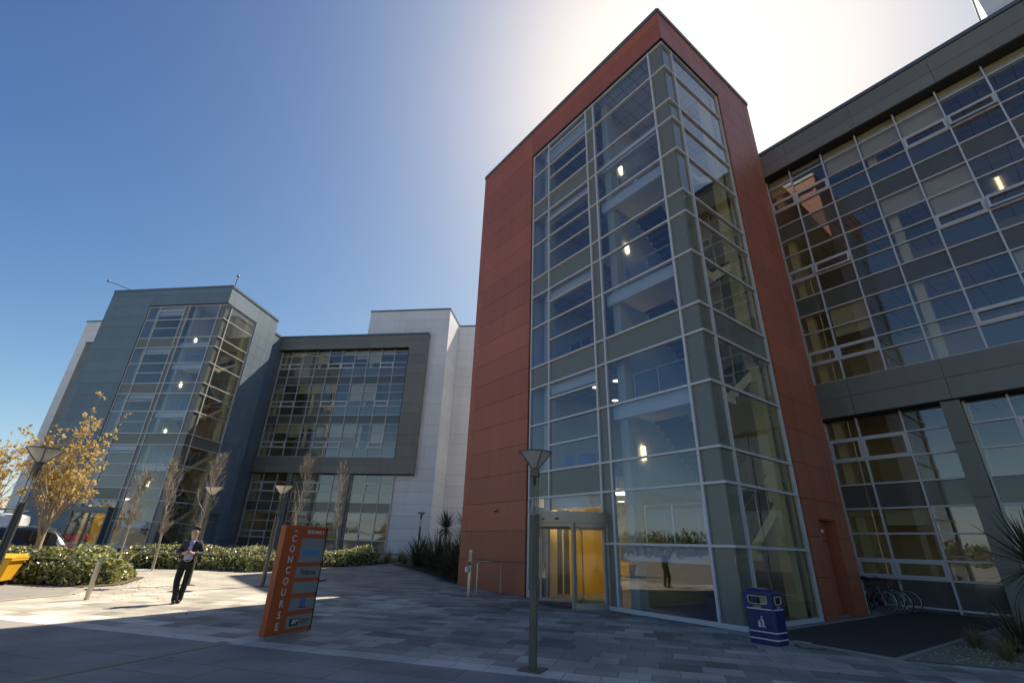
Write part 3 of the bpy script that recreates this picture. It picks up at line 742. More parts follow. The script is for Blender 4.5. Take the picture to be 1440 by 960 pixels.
# totem sign
def totem():
    A, B = Vector((-3.45,-9.45)), Vector((-4.05,-8.50)); w = (B-A).length; d = (B-A)/w
    ang = math.atan2(d.y, d.x)
    t = thing('totem_sign', 'orange totem sign lettered Concourse with grey tenant panels on the paving', 'sign', (A.x,A.y,0), ang)
    H, D = 1.83, .13
    q = MB(); q.box(0,w,.004,D,.035,H); q.build('sign_board', M['orange'], t, bevel=.012)
    q = MB(); q.box(.03,w-.03,.02,D-.016,-.01,.036); q.build('base_plinth', M['bronze'], t)
    q = MB(); q.box(w-.035,w+.004,.0,D+.004,.02,H-.02); q.build('edge_trim', M['black'], t)
    X = lambda u: u*w
    Z = lambda v: H*(1-v)
    for v0, v1 in ((.118,.352),(.392,.497),(.535,.640),(.683,.792),(.836,.946)):
        q = MB(); q.box(X(.40),w-.036,-.008,.0035,Z(v1),Z(v0)); q.build('tenant_panel', M['signgrey'], t)
    rot = Matrix.Rotation(PI/2, 4, 'X')
    def put(body, u, v, size, m, **k):
        return text_mesh('lettering', body, size, M[m], t, Matrix.Translation((X(u),k.pop('y',-.002),Z(v))) @ rot, **k)
    put('THE', .22, .055, .05, 'letter')
    for i, ch in enumerate('CONCOURSE'): put(ch, .22, .128+i*.0985, .165, 'letter', bold=.002)
    put('BUILDING 5', .71, .058, .088, 'letter', bold=.0012)
    put('VERINT', .66, .265, .145, 'vblue', y=-.010, bold=.003, shear=.08)
    put('Fidessa', .68, .445, .14, 'black', y=-.010)
    q = MB(); q.lathe([(.045,0),(.065,0),(.065,.004),(.045,.004),(.045,0)], 32, smooth=False); q.lathe([(.001,.001),(.026,.001),(.026,.0035),(.001,.0035)], 24, smooth=False)
    o = q.build('emblem', M['ublue'], t, loc=(X(.68),-.008,Z(.722))); o.rotation_euler.x = PI/2
    q = MB(); q.box(X(.60),X(.78),-.011,-.009,Z(.772),Z(.764)); q.build('lettering', M['black'], t)
    q = MB(); q.box(X(.47),X(.66),-.012,-.009,Z(.925),Z(.862)); q.build('logo_box', M['black'], t)
    put('IRP', .565, .893, .105, 'letter', y=-.014, shear=.3, bold=.002)
    q = MB()
    for i, (u1) in enumerate((.88,.92,.86)): q.box(X(.69),X(u1),-.011,-.009,Z(.880+i*.017),Z(.874+i*.017))
    q.build('lettering', M['black'], t)
totem()

# litter bin
def make_bin(label, loc, rz, plain=False):
    t = thing('litter_bin', label, 'litter bin', loc, rz, 'blue litter bins')
    w, dd, H = .58, .46, .97
    q = MB(); n = 8
    def ring(sx, sy, z, c=.07):
        P = []
        for cx, cy, a in ((sx-c,sy-c,0),(-sx+c,sy-c,PI/2),(-sx+c,-sy+c,PI),(sx-c,-sy+c,1.5*PI)):
            for k in range(4): P.append((cx+c*math.cos(a+k*PI/6), cy+c*math.sin(a+k*PI/6), z))
        return P
    zz = [(0,.965),(.02,1),(.60,1),(.61,1)]; rows = [ring(w/2*s_, dd/2*s_, z) for z, s_ in zz]
    vs = [p for r in rows for p in r]; m = len(rows[0])
    fs = [(i*m+k, i*m+(k+1) % m, (i+1)*m+(k+1) % m, (i+1)*m+k) for i in range(len(rows)-1) for k in range(m)]
    q.add(vs, fs+[tuple(range(m-1,-1,-1)), tuple(range(len(vs)-m, len(vs)))])
    q.build('bin_body', M['binblue'], t)
    # hood: four corner posts, a sill and a lid leave the openings free
    q = MB()
    for sx in (-1,1):
        for sy in (-1,1): q.box(sx*(w/2-.001), sx*(w/2-.10), sy*(dd/2-.001), sy*(dd/2-.10), .611, .885)
    for sy in (-1,1): q.box(-w/2+.10, w/2-.10, sy*(dd/2-.001), sy*(dd/2-.03), .611, .70)
    for sx in (-1,1): q.box(sx*(w/2-.001), sx*(w/2-.03), -dd/2+.10, dd/2-.10, .611, .70)
    for sy in (-1,1): q.box(-w/2+.10, w/2-.10, sy*(dd/2-.001), sy*(dd/2-.03), .835, .885)
    for sx in (-1,1): q.box(sx*(w/2-.001), sx*(w/2-.03), -dd/2+.10, dd/2-.10, .835, .885)
    q.build('bin_hood', M['binblue'], t)
    q = MB(); a, b = ring(w/2+.02, dd/2+.02, .887, .08), ring(w/2+.015, dd/2+.015, .915, .08); c_ = ring(w/2-.14, dd/2-.14, .965, .05)
    vs = a+b+c_; q.add(vs, [(i*m+k, i*m+(k+1) % m, (i+1)*m+(k+1) % m, (i+1)*m+k) for i in range(2) for k in range(m)]+[tuple(range(m-1,-1,-1)), tuple(range(2*m,3*m))])
    q.build('lid', M['binblue'], t)
    if plain: return t
    q = MB(); q.box(-.09,.09,-.05,.05,.966,.972); q.build('lid_plate', M['binband'], t)
    for z in (.600,.205,.085):
        q = MB(); o_ = ring(w/2+.004, dd/2+.004, z, .074); p_ = ring(w/2+.004, dd/2+.004, z+.022, .074)
        q.add(o_+p_, [(k,(k+1) % m, (k+1) % m+m, k+m) for k in range(m)]); q.build('band', M['binband'], t)
    def frame(sx, y, x0, x1, z0, z1, side=False):
        q = MB(); wd = .016; c = .028
        def bar(p, r):
            if side: q.tube([(y,)+p, (y,)+r], .009, 6)
            else: q.tube([(p[0],y,p[1]), (r[0],y,r[1])], .009, 6)
        P = [(x0,z1),(x0,z0+c),(x0+c,z0),(x1-c,z0),(x1,z0+c),(x1,z1)]
        for a_, b_ in zip(P[:-1], P[1:]): bar(a_, b_)
        bar((x1,z1),(x0,z1))
        return q.build('opening_frame', M['gold'], t)
    frame(0, -dd/2-.004, -.185, .185, .70, .835); frame(0, w/2+.004, -.125, .125, .70, .835, True)
    q = MB(); q.box(-.06,.06,-.02,.03,.64,.86); q.build('ash_plate', M['binband'], t)
    rot = Matrix.Translation((-.02,-dd/2-.004,.652)) @ Matrix.Rotation(PI/2,4,'X'); text_mesh('lettering', 'Litter', .075, M['gold'], t, rot)
    rot = Matrix.Translation((w/2+.004,0,.652)) @ Matrix.Rotation(PI/2,4,'Z') @ Matrix.Rotation(PI/2,4,'X'); text_mesh('lettering', 'Litter', .06, M['gold'], t, rot)
    # pictogram: a figure dropping litter in a basket
    q = MB(); y0, y1 = -dd/2-.006, -dd/2-.001
    def poly(P):
        n = len(P); q.add([(x,y0,z) for x,z in P]+[(x,y1,z) for x,z in P], [tuple(range(n)), tuple(range(2*n-1,n-1,-1))]+[(i,(i+1)%n,(i+1)%n+n,i+n) for i in range(n)])
    poly([(.035+.017*math.cos(k*PI/6), .475+.017*math.sin(k*PI/6)) for k in range(12)])
    poly([(.012,.445),(.05,.452),(.066,.40),(.072,.33),(.09,.29),(.072,.29),(.055,.335),(.045,.29),(.022,.29),(.035,.36),(.028,.40)])
    poly([(.012,.445),(.028,.43),(-.01,.405),(-.03,.42),(-.04,.41),(-.012,.385)])
    poly([(-.055,.385),(.005,.385),(.0,.29),(-.05,.29)])
    q.build('pictogram', M['binband'], t)
    return t
b0 = make_bin('blue litter bin with gold trimmed openings beside the red tower corner', (1.05,-1.10,0), 0)
for lab, loc in (('dark blue bin half hidden behind the hedge under the teal tower',(-25.0,-10.6)),('small blue bin behind the hedge by the wing column',(-25.6,-.55))):
    t = thing('litter_bin', lab, 'litter bin', (loc[0],loc[1],gz(*loc)), .6, 'blue litter bins')
    for ch in b0.children[:3]:
        c = ch.copy(); C.objects.link(c); c.parent = t

# covers in the paving beside the bin
q = MB(); q.box(-.16,.16,-.05,.05,-.01,.010); tag(q.build('drain_cover', M['binband'], None, loc=(1.32,-.30,0), rz=.1), 'pale slot drain cover lying beside the blue litter bin', 'drain cover')
q = MB(); q.box(-.20,.20,-.20,.20,-.01,.006); q2 = MB()
for a in range(4):
    s_, c_ = math.sin(a*PI/2), math.cos(a*PI/2); P = [(-.22,.205),(.22,.205),(.22,.22),(-.22,.22)]
    q2.prism([(x*c_-y*s_, x*s_+y*c_) for x, y in P], -.01, .007)
o = q.build('access_cover', M['tan'], None, loc=(1.62,-.72,0), rz=R(37)); tag(o, 'square access cover set flush in the slabs near the bin', 'access cover'); q2.build('cover_frame', M['joint'], o)

# intercom post and hoop barrier
t = thing('intercom_post', 'steel intercom post with white call box beside the red wall', 'intercom', (-8.66,-1.95,0), .25)
q = MB(); q.box(-.06,.06,-.045,.045,0,1.44); q.build('post', M['steel'], t, bevel=.006)
q = MB(); q.box(-.045,.045,-.052,-.044,1.12,1.38); q.build('speaker_panel', M['bronze'], t)
q = MB(); q.box(-.045,.045,-.054,-.044,.94,1.08); q.build('keypad', M['black'], t)
q = MB(); q.box(-.14,-.02,-.13,-.044,.74,.90); q.build('call_box', M['signwhite'], t, bevel=.01)
q = MB(); P = [(-9.0,-1.42,0),(-9.0,-1.42,.95)]+[(-9.0,-1.42+.12*(1-math.cos(a)),.95+.12*math.sin(a)) for a in (R(30),R(60),R(90))]+[(-9.0,-.37-.12*(1-math.cos(a)),.95+.12*math.sin(a)) for a in (R(90),R(60),R(30))]+[(-9.0,-.37,.95),(-9.0,-.37,0)]
q.tube(P,.026,12); tag(q.build('hoop_barrier', M['steel']), 'stainless steel hoop barrier standing against the red wall', 'barrier')
t = thing('security_camera', 'small dome security camera fixed on the red wall', 'security camera', (-9.76,-.12,2.9))
q = MB(); q.lathe([(.001,.05),(.06,.05),(.06,.0)],16,cy=-.075); q.box(-.03,.03,-.03,-.001,.0,.06); q.build('bracket', M['bronze'], t)
q = MB(); q.lathe([(.055,.0),(.05,-.03),(.03,-.052),(.001,-.058)],16,cy=-.075); q.build('dome', M['carglass'], t)
q = MB(); q.add([(-.04,-.04,0),(.04,-.04,0),(.04,.04,0),(-.04,.04,0),(-.04,-.04,.90),(.04,-.04,.90),(.04,.04,.96),(-.04,.04,.96)],[(0,3,2,1),(4,5,6,7),(0,1,5,4),(1,2,6,5),(2,3,7,6),(3,0,4,7)])
tag(q.build('bollard', M['steel'], None, loc=(-10.87,-12.14,0), rz=.9, bevel=.005), 'square steel bollard standing in the sun by the hedge', 'bollard')

# roof edge lights on the teal tower
def rooflight(label, p, q_):
    t = thing('roof_light', label, 'roof light', p, 0, 'lights on the teal tower roof')
    v = Vector(q_)-Vector(p); a = MB(); a.tube([(0,0,0),tuple(v)],.035,8); a.build('arm', M['lampmetal'], t)
    a = MB(); a.lathe([(.001,-.13),(.10,-.08),(.14,0),(.10,.09),(.001,.13)],14); a.build('lamp_head', M['coping'], t, loc=tuple(v))
def onblue(a, b, z): return (-39.52+a*Ex-b*Ey, -10+a*Ey+b*Ex, z)
rooflight('roof light on a long arm reaching out past the left corner of the teal tower', onblue(-10.6,.15,22.93), onblue(-13.0,-.6,23.75))
rooflight('roof light on a short upright arm at the front corner of the teal tower', onblue(.0,.2,22.93), onblue(.05,.15,24.1))

# ------------------------------------------------------------------ bicycles
def make_bike(label, loc, rz, m):
    t = thing('bicycle', label, 'bicycle', loc, rz, 'bicycles parked along the glazed wall')
    q = MB(); BB, ST, HT, RA, FA = (-.05,0,.28),(-.17,0,.78),(.42,0,.82),(-.50,0,.34),(.55,0,.34)
    for a, b, r in ((BB,ST,.016),(BB,(.45,0,.70),.019),((-.15,0,.72),HT,.016),(HT,(.46,0,.66),.019)): q.tube([a,b],r,8)
    for s_ in (-.05,.05):
        q.tube([(BB[0],s_*.5,BB[2]),(RA[0],s_,RA[2])],.010,6); q.tube([(ST[0],s_*.3,ST[2]-.08),(RA[0],s_,RA[2])],.009,6)
        q.tube([(.46,s_,.68),(.49,s_,.55),(FA[0],s_,FA[2])],.011,6)
    q.build('frame', m, t)
    for ax in (-.50,.55):
        q = MB(); q.lathe([(.318,-.016),(.34,-.012),(.345,0),(.34,.012),(.318,.016)],32); q.v = [(x+ax,z,y+.34) for x,y,z in q.v]; w = q.build('wheel', M['rubber'], t)
        q = MB(); q.lathe([(.305,-.011),(.32,-.013),(.32,.013),(.305,.011),(.305,-.011)],32); q.v = [(x+ax,z,y+.34) for x,y,z in q.v]
        for k in range(14):
            a = k*2*PI/14; q.tube([(ax,.02*(-1)**k,.34),(ax+.31*math.cos(a),0,.34+.31*math.sin(a))],.0018,4,cap=False)
        q.tube([(ax,-.04,.34),(ax,.04,.34)],.018,8); q.build('rim', M['rim'], w)
    q = MB(); q.tube([(.41,0,.82),(.40,0,.95)],.014,8); q.tube([(.36,-.27,.97),(.42,-.2,.97),(.44,0,.97),(.42,.2,.97),(.36,.27,.97)],.013,8); q.build('handlebar', M['black'], t)
    q = MB(); q.tube([(ST[0],0,.78),(-.19,0,.93)],.013,8); q.tube([(-.34,0,.945),(-.26,0,.96),(-.10,0,.955),(-.02,0,.945)],[.05,.062,.035,.018],10); q.build('saddle', M['black'], t)
    q = MB(); q.tube([(-.05,.06,.28),(-.05,.07,.28)],.085,18); q.tube([(-.05,.09,.28),(.06,.09,.15)],.010,6); q.tube([(-.05,-.09,.28),(-.16,-.09,.41)],.010,6); q.box(.02,.10,.09,.17,.135,.155); q.box(-.20,-.12,-.17,-.09,.40,.42); q.build('crank', M['black'], t)
    return t
k0 = make_bike('red framed bicycle nearest the camera in the row by the glazed wall', (-.28,8.2,.008), R(4), M['bikeframe'])
def bike(lab, loc, rz, group=None, other=True):
    b = dup(k0, loc, rz, lab, group)
    if other:
        for ch in b.children:
            if ch.name.startswith('frame'): ch.data = darkframe
    return b
darkframe = k0.children[0].data.copy(); darkframe.materials.clear(); darkframe.materials.append(M['bikedark'])
bike('dark bicycle with silver rims second in the row by the glazed wall', (.02,8.65,.008), R(-3))
bike('dark bicycle third in the row, its wheel sticking out behind', (-.35,9.15,.008), R(6))
bike('dark bicycle standing furthest back against the glazed wall', (-.02,9.65,.008), R(2))
bike('red bicycle leaning deepest in the corner by the red wall', (-.55,10.05,.008), R(1), other=False)
q = MB(); q.tube([(-.06,7.62,0),(-.06,7.62,.72),(-.09,7.66,.82),(-.16,7.74,.86),(-.36,7.94,.86),(-.44,8.0,.80),(-.46,8.02,.72),(-.46,8.02,0)],.020,10)
tag(q.build('cycle_stand', M['bronze']), 'steel hoop cycle stand in front of the parked bicycles', 'cycle stand')
for lab, x, y, rz in (('dark bicycle in deep shade behind the hedge, nearest the teal wall',-31.6,-7.7,.9),('second dark bicycle in deep shade under the grey wing',-30.9,-6.6,.8),('dark bicycle in the shade beside the wing windows',-30.3,-5.5,.95)):
    bike(lab, (x,y,gz(x,y)+.0), rz, 'bicycles in the shade of the teal tower')

# ------------------------------------------------------------------ big yellow wheeled bin
def bigbin():
    t = thing('wheeled_bin', 'large yellow wheeled waste bin at the left edge before the hedge', 'waste bin', (-15.72,-14.82,.006), R(75))
    q = MB(); w0, w1, d0, d1 = .50, .62, .34, .47
    vs = [(-w0,-d0,.14),(w0,-d0,.14),(w0,d0,.14),(-w0,d0,.14),(-w1,-d1,.72),(w1,-d1,.72),(w1,d1,.72),(-w1,d1,.72)]
    q.add(vs, [(0,3,2,1),(0,1,5,4),(1,2,6,5),(2,3,7,6),(3,0,4,7)])
    for s_ in (-1,1):
        for z in (.30,.45): q.obox((-w0*.9,-.37*1),(w0*.9,-.37*1),z,z+.06,.045,.0)
    q.box(-w1-.05,w1+.05,-d1-.05,d1+.05,.70,.765); q.build('bin_body', M['skip'], t, bevel=.02)
    q = MB(); prof = [(-d1-.06,.77),(-d1-.06,.79),(-.25,.88),(0,.90),(.25,.88),(d1+.06,.79),(d1+.06,.77)]
    n = len(prof); q.add([(-w1-.06,y,z) for y,z in prof]+[(w1+.06,y,z) for y,z in prof], [(i,i+1,i+1+n,i+n) for i in range(n-1)]+[tuple(range(n-1,-1,-1)),tuple(range(n,2*n)),(n-1,0,n,2*n-1)])
    q.build('lid', M['skip'], t, bevel=.01)
    for sx in (-1,1):
        for sy in (-1,1):
            q = MB(); q.tube([(sx*.38,sy*.25-.02,.08),(sx*.38,sy*.25+.02,.08)],.08,16); q.box(sx*.38-.03,sx*.38+.03,sy*.25-.035,sy*.25+.035,.09,.15); q.build('wheel', M['rubber'], t)
bigbin()

# ------------------------------------------------------------------ vehicles
def make_car(label, loc, rz, paint, van=False, group='parked cars'):
    t = thing('parked_van' if van else 'parked_car', label, 'van' if van else 'car', loc, rz, group)
    if van: st = [(0,.35,.80,.85,.80,.70),(.12,.30,1.0,1.02,.88,.80),(.75,.28,1.15,1.17,.94,.85),(1.55,.28,1.22,2.02,.97,.80),(2.0,.28,1.24,2.20,.98,.84),(4.7,.28,1.24,2.22,.98,.86),(4.95,.30,1.22,2.16,.96,.84),(5.0,.36,1.15,2.0,.93,.80)]
    else: st = [(0,.35,.62,.64,.72,.60),(.10,.25,.74,.76,.82,.70),(.55,.22,.90,.92,.89,.80),(1.15,.20,.98,1.02,.91,.80),(1.95,.20,1.02,1.52,.92,.66),(2.5,.20,1.03,1.66,.92,.67),(3.3,.20,1.04,1.68,.92,.68),(4.0,.21,1.05,1.62,.91,.67),(4.42,.25,1.02,1.16,.88,.74),(4.58,.32,.88,.92,.84,.76),(4.64,.40,.66,.70,.80,.70)]
    q = MB(); rows = []
    for x, zb_, zbelt, zr, wb, wr in st:
        zs = zb_+.18*(zbelt-zb_)
        half = [(0,zb_),(wb*.88,zb_),(wb*.97,zs),(wb,zb_+.55*(zbelt-zb_)),(wb*.97,zbelt),(wr+.02,zr-.06 if zr-zbelt>.2 else zr-.01),(wr-.08,zr),(0,zr+.02)]
        rows.append([(x,-y,z) for y,z in half]+[(x,y,z) for y,z in reversed(half[1:-1])])
    n = len(rows[0]); vs = [p for r in rows for p in r]
    fs = [(i*n+k, i*n+(k+1) % n, (i+1)*n+(k+1) % n, (i+1)*n+k) for i in range(len(rows)-1) for k in range(n)]
    q.add(vs, fs+[tuple(range(n-1,-1,-1)), tuple(range(len(vs)-n,len(vs)))], smooth=True)
    body = q.build('body', M[paint], t)
    # glazing, set a little proud of the body sides
    def sidez(x, f):
        for a, b in zip(st[:-1], st[1:]):
            if a[0] <= x <= b[0]:
                k = (x-a[0])/(b[0]-a[0]); zb_ = a[2]+(b[2]-a[2])*k; zr = a[3]+(b[3]-a[3])*k-.06; wb = (a[4]+(b[4]-a[4])*k)*.97; wr = a[5]+(b[5]-a[5])*k+.02
                return wb+(wr-wb)*f, zb_+(zr-zb_)*f
    ws = [(1.3,2.0)] if van else [(1.6,2.45),(2.52,3.35),(3.42,4.15)]
    for s_ in (-1,1):
        for i, (xa, xb) in enumerate(ws):
            q = MB(); k = 6; P = []
            for j in range(k+1):
                x = xa+(xb-xa)*j/k; y0, z0 = sidez(x,.08); y1, z1 = sidez(x,.93); P.append(((x,s_*(y0+.008),z0),(x,s_*(y1+.008),max(z1,z0+.02))))
            for a, b in zip(P[:-1], P[1:]): q.quad(a[0],b[0],b[1],a[1])
            q.build('side_window', M['carglass'], t)
        if not van:
            q = MB(); q.tube([(1.5,s_*.905,1.02),(2.9,s_*.905,1.045),(4.25,s_*.89,1.05)],.012,6); q.build('window_trim', M['chrome'], t)
            q = MB(); q.tube([(2.0,s_*.60,1.60),(2.5,s_*.62,1.70),(3.3,s_*.63,1.72),(3.95,s_*.62,1.66)],.018,6); q.build('roof_rail', M['chrome'], t)
    def cross(xa, xb, nm):
        q = MB(); k = 4
        def top(x):
            for a, b in zip(st[:-1], st[1:]):
                if a[0] <= x <= b[0]:
                    f = (x-a[0])/(b[0]-a[0]); return a[3]+(b[3]-a[3])*f, a[5]+(b[5]-a[5])*f
        for j in range(k):
            a, b = xa+(xb-xa)*j/k, xa+(xb-xa)*(j+1)/k; (za,wa),(zb_,wb) = top(a), top(b)
            q.quad((a,-wa+.1,za+.012),(a,wa-.1,za+.012),(b,wb-.1,zb_+.012),(b,-wb+.1,zb_+.012))
        q.build(nm, M['carglass'], t)
    if van: cross(.85,1.5,'windscreen')
    else: cross(1.25,1.92,'windscreen'); cross(4.05,4.38,'rear_window')
    L_ = st[-1][0]
    for x in (.95, L_-.95):
        for s_ in (-1,1):
            q = MB(); q.lathe([(.19,-.11),(.30,-.11),(.325,-.07),(.325,.07),(.30,.11),(.19,.11)],24); q.v = [(a+x, z+s_*.80, b+.325) for a,b,z in q.v]; w = q.build('wheel', M['rubber'], t)
            q = MB(); q.lathe([(.20,.10),(.16,.085),(.04,.10),(.001,.10)],20); q.v = [(a+x, s_*(z+.80), b+.325) for a,b,z in q.v]; q.build('rim', M['rim'], w)
    for s_ in (-1,1):
        q = MB(); q.box(.02,.16,s_*.42,s_*.74,.60,.74); q.build('headlight', M['headlight'], t, bevel=.02)
        q = MB(); q.box(L_-.14,L_-.0,s_*.55,s_*.82,.86,1.05); q.build('tail_light', M['taillight'], t, bevel=.02)
        q = MB(); q.box(1.35,1.5,s_*.93,s_*1.08,1.0,1.14); q.build('wing_mirror', M[paint], t, bevel=.03)
    if van:
        q = MB()
        for x in (1.9,3.0,4.3): q.box(x-.02,x+.02,-.8,.8,2.34,2.38); q.box(x-.02,x+.02,-.78,-.74,2.15,2.34); q.box(x-.02,x+.02,.74,.78,2.15,2.34)
        for y in (-.8,.8): q.tube([(1.6,y,2.40),(4.8,y,2.40)],.03,8)
        q.build('roof_rack', M['coping'], t)
    return t
make_car('black estate car with chrome window trim parked behind the front hedge', (-20.3,-18.0,.0), R(92), 'carblack')
make_car('white van with a roof rack parked behind the black car', (-25.9,-20.6,.03), R(88), 'carwhite', van=True, group='parked vans')
make_car('red car parked across the car park, mirrored in the tower glass', (-50,-82,-.03), R(20), 'carred')
make_car('white car parked across the car park, mirrored in the tower glass', (-26,-46,-.03), R(60), 'carwhite')
make_car('dark car parked across the car park, mirrored in the wing glass', (16,-62,-.03), R(10), 'carblack')
make_car('black car parked furthest away across the car park', (-8,-70,-.03), R(5), 'carblack')

# ------------------------------------------------------------------ chairs inside the tower
def make_chair(label, loc, rz, m, tub):
    t = thing('tub_chair' if tub else 'office_chair', label, 'chair', loc, rz, 'chairs behind the tower windows')
    q = MB()
    if tub: q.lathe([(.001,.34),(.22,.34),(.31,.40),(.33,.46),(.26,.47),(.001,.46)],20); sb = q.build('seat', m, t); q = MB(); q.lathe([(.30,.44),(.35,.62),(.36,.86),(.31,.86),(.29,.62),(.27,.46)],14,a0=R(20),a1=R(160)); q.build('backrest', m, t)
    else: q.box(-.23,.23,-.23,.22,.44,.52); q.build('seat', m, t, bevel=.03); q = MB(); q.box(-.22,.22,.20,.27,.58,1.02); q.build('backrest', m, t, bevel=.04)
    q = MB(); q.tube([(0,0,.0),(0,0,.42)],.03,10)
    for k in range(5): q.tube([(0,0,.06),(.26*math.cos(k*1.257),.26*math.sin(k*1.257),.03)],.018,6)
    q.build('pedestal', M['rim'], t)
    return t
z1, z2, z4 = 3.74+.135, 8.03+.135, 16.63+.135
c1 = make_chair('blue tub chair with a high back, middle of the first floor window', (-5.55,.85,z1), R(200), M['chairblue'], True)
dup(c1, (-4.75,1.0,z1), R(80), 'blue tub chair at the right of the first floor window')
dup(c1, (-6.15,.75,z1), R(150), 'low blue tub chair at the left of the first floor window')
c2 = make_chair('dark office chair at the left of the second floor window', (-5.75,.75,z2), R(185), M['chairdark'], False)
dup(c2, (-5.10,.75,z2), R(170), 'dark office chair at the right of the second floor window')
c3 = make_chair('dark round backed chair at the left of the top floor window', (-6.1,.7,z4), R(185), M['chairdark'], True)
dup(c3, (-4.75,.75,z4), R(170), 'dark round backed chair at the right of the top floor window')

# ------------------------------------------------------------------ vegetation
def inpoly(x, y, P):
    c = False; j = len(P)-1
    for i in range(len(P)):
        if (P[i][1] > y) != (P[j][1] > y) and x < (P[j][0]-P[i][0])*(y-P[i][1])/(P[j][1]-P[i][1])+P[i][0]: c = not c
        j = i
    return c
def dist_edge(x, y, P):
    b = 9
    for i in range(len(P)):
        ax, ay = P[i]; bx_, by_ = P[(i+1) % len(P)]; dx, dy = bx_-ax, by_-ay
        u = max(0, min(1, ((x-ax)*dx+(y-ay)*dy)/(dx*dx+dy*dy))); b = min(b, math.hypot(x-ax-u*dx, y-ay-u*dy))
    return b
def hedge(label, P, hf, n, size, mats, seed):
    rd = random.Random(seed)
    cx = sum(p[0] for p in P)/len(P); cy = sum(p[1] for p in P)/len(P); g0 = gz(cx, cy)
    t = thing('hedge', label, 'hedge', (cx,cy,g0), 0, 'clipped hedges along the path')
    x0, x1 = min(p[0] for p in P), max(p[0] for p in P); y0, y1 = min(p[1] for p in P), max(p[1] for p in P)
    pts = []
    lump = [(rd.uniform(x0,x1), rd.uniform(y0,y1), rd.uniform(.4,1.0), rd.uniform(-.12,.10)) for _ in range(40)]
    def top(x, y):
        d = dist_edge(x, y, P); h = hf(x, y)
        h *= min(1, .42+.58*min(1,(d/.42))**.5)
        return h+sum(a*math.exp(-((x-lx)**2+(y-ly)**2)/(r*r)) for lx,ly,r,a in lump)
    while len(pts) < n:
        if rd.random() < .55:     # skin of the sides
            i = rd.randrange(len(P)); f = rd.random(); a, b = P[i], P[(i+1) % len(P)]
            x = a[0]+(b[0]-a[0])*f+rd.gauss(0,.07); y = a[1]+(b[1]-a[1])*f+rd.gauss(0,.07)
            if not inpoly(x, y, P) and dist_edge(x,y,P) > .10: continue
            z = top(x, y)*(rd.random()**.8)*1.0
            q = rd.uniform(0,.10)
            x += (cx-x)*q*.3; y += (cy-y)*q*.3
        else:
            x, y = rd.uniform(x0,x1), rd.uniform(y0,y1)
            if not inpoly(x, y, P): continue
            z = top(x, y)*(1-abs(rd.gauss(0,.10)))
            if rd.random() < .05: z += rd.uniform(0,.12)
        pts.append((x-cx, y-cy, max(.02,z)+gz(x,y)-g0))
    k = max(1, len(mats))
    leafmesh('foliage', pts, size, mats, t, up=.5)
    # dark twiggy core
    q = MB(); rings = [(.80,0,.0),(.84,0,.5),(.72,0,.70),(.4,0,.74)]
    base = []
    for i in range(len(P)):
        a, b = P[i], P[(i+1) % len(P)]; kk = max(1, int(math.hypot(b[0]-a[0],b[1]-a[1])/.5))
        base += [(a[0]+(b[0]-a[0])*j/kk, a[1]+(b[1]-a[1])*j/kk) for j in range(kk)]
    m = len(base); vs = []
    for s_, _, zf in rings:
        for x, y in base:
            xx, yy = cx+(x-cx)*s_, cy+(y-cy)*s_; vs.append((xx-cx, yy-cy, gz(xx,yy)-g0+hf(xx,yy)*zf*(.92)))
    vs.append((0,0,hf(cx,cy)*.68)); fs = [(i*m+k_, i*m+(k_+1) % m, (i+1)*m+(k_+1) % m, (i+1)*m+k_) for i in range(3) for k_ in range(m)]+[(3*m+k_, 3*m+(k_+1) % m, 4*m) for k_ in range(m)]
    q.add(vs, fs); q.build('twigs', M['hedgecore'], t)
    return t
H3 = [M['hedge_a'], M['hedge_a'], M['hedge_b'], M['hedge_b'], M['hedge_c']]
H2 = [M['hedge_a'], M['hedge_b'], M['hedge_b'], M['hedge_c']]
hedge('broad sunlit hedge mound at the front left behind the steel bollard', [(-17.0,-17.2),(-16.55,-14.1),(-15.0,-12.7),(-15.6,-11.75),(-17.4,-11.35),(-18.7,-11.1),(-19.5,-12.0),(-19.4,-14.5),(-19.4,-17.2)],
      lambda x, y: 1.16-.62*max(0,min(1,(-15.6-x)/3.6))*max(0,min(1,(y+13.8)/2.6)), 7500, .088, H3, 1)
hedge('clipped sunlit hedge behind the walking man', [(-24.9,-11.9),(-22.7,-8.5),(-20.6,-6.5),(-20.7,-5.0),(-22.3,-5.6),(-25.2,-8.8),(-26.6,-11.6)], lambda x, y: .98, 7500, .080, H2, 2)
hedge('clipped hedge running behind the right side of the orange sign', [(-21.7,-4.2),(-21.95,-1.3),(-22.5,.55),(-23.9,.5),(-23.6,-2.0),(-23.2,-4.4)], lambda x, y: .92, 5600, .080, H2, 3)

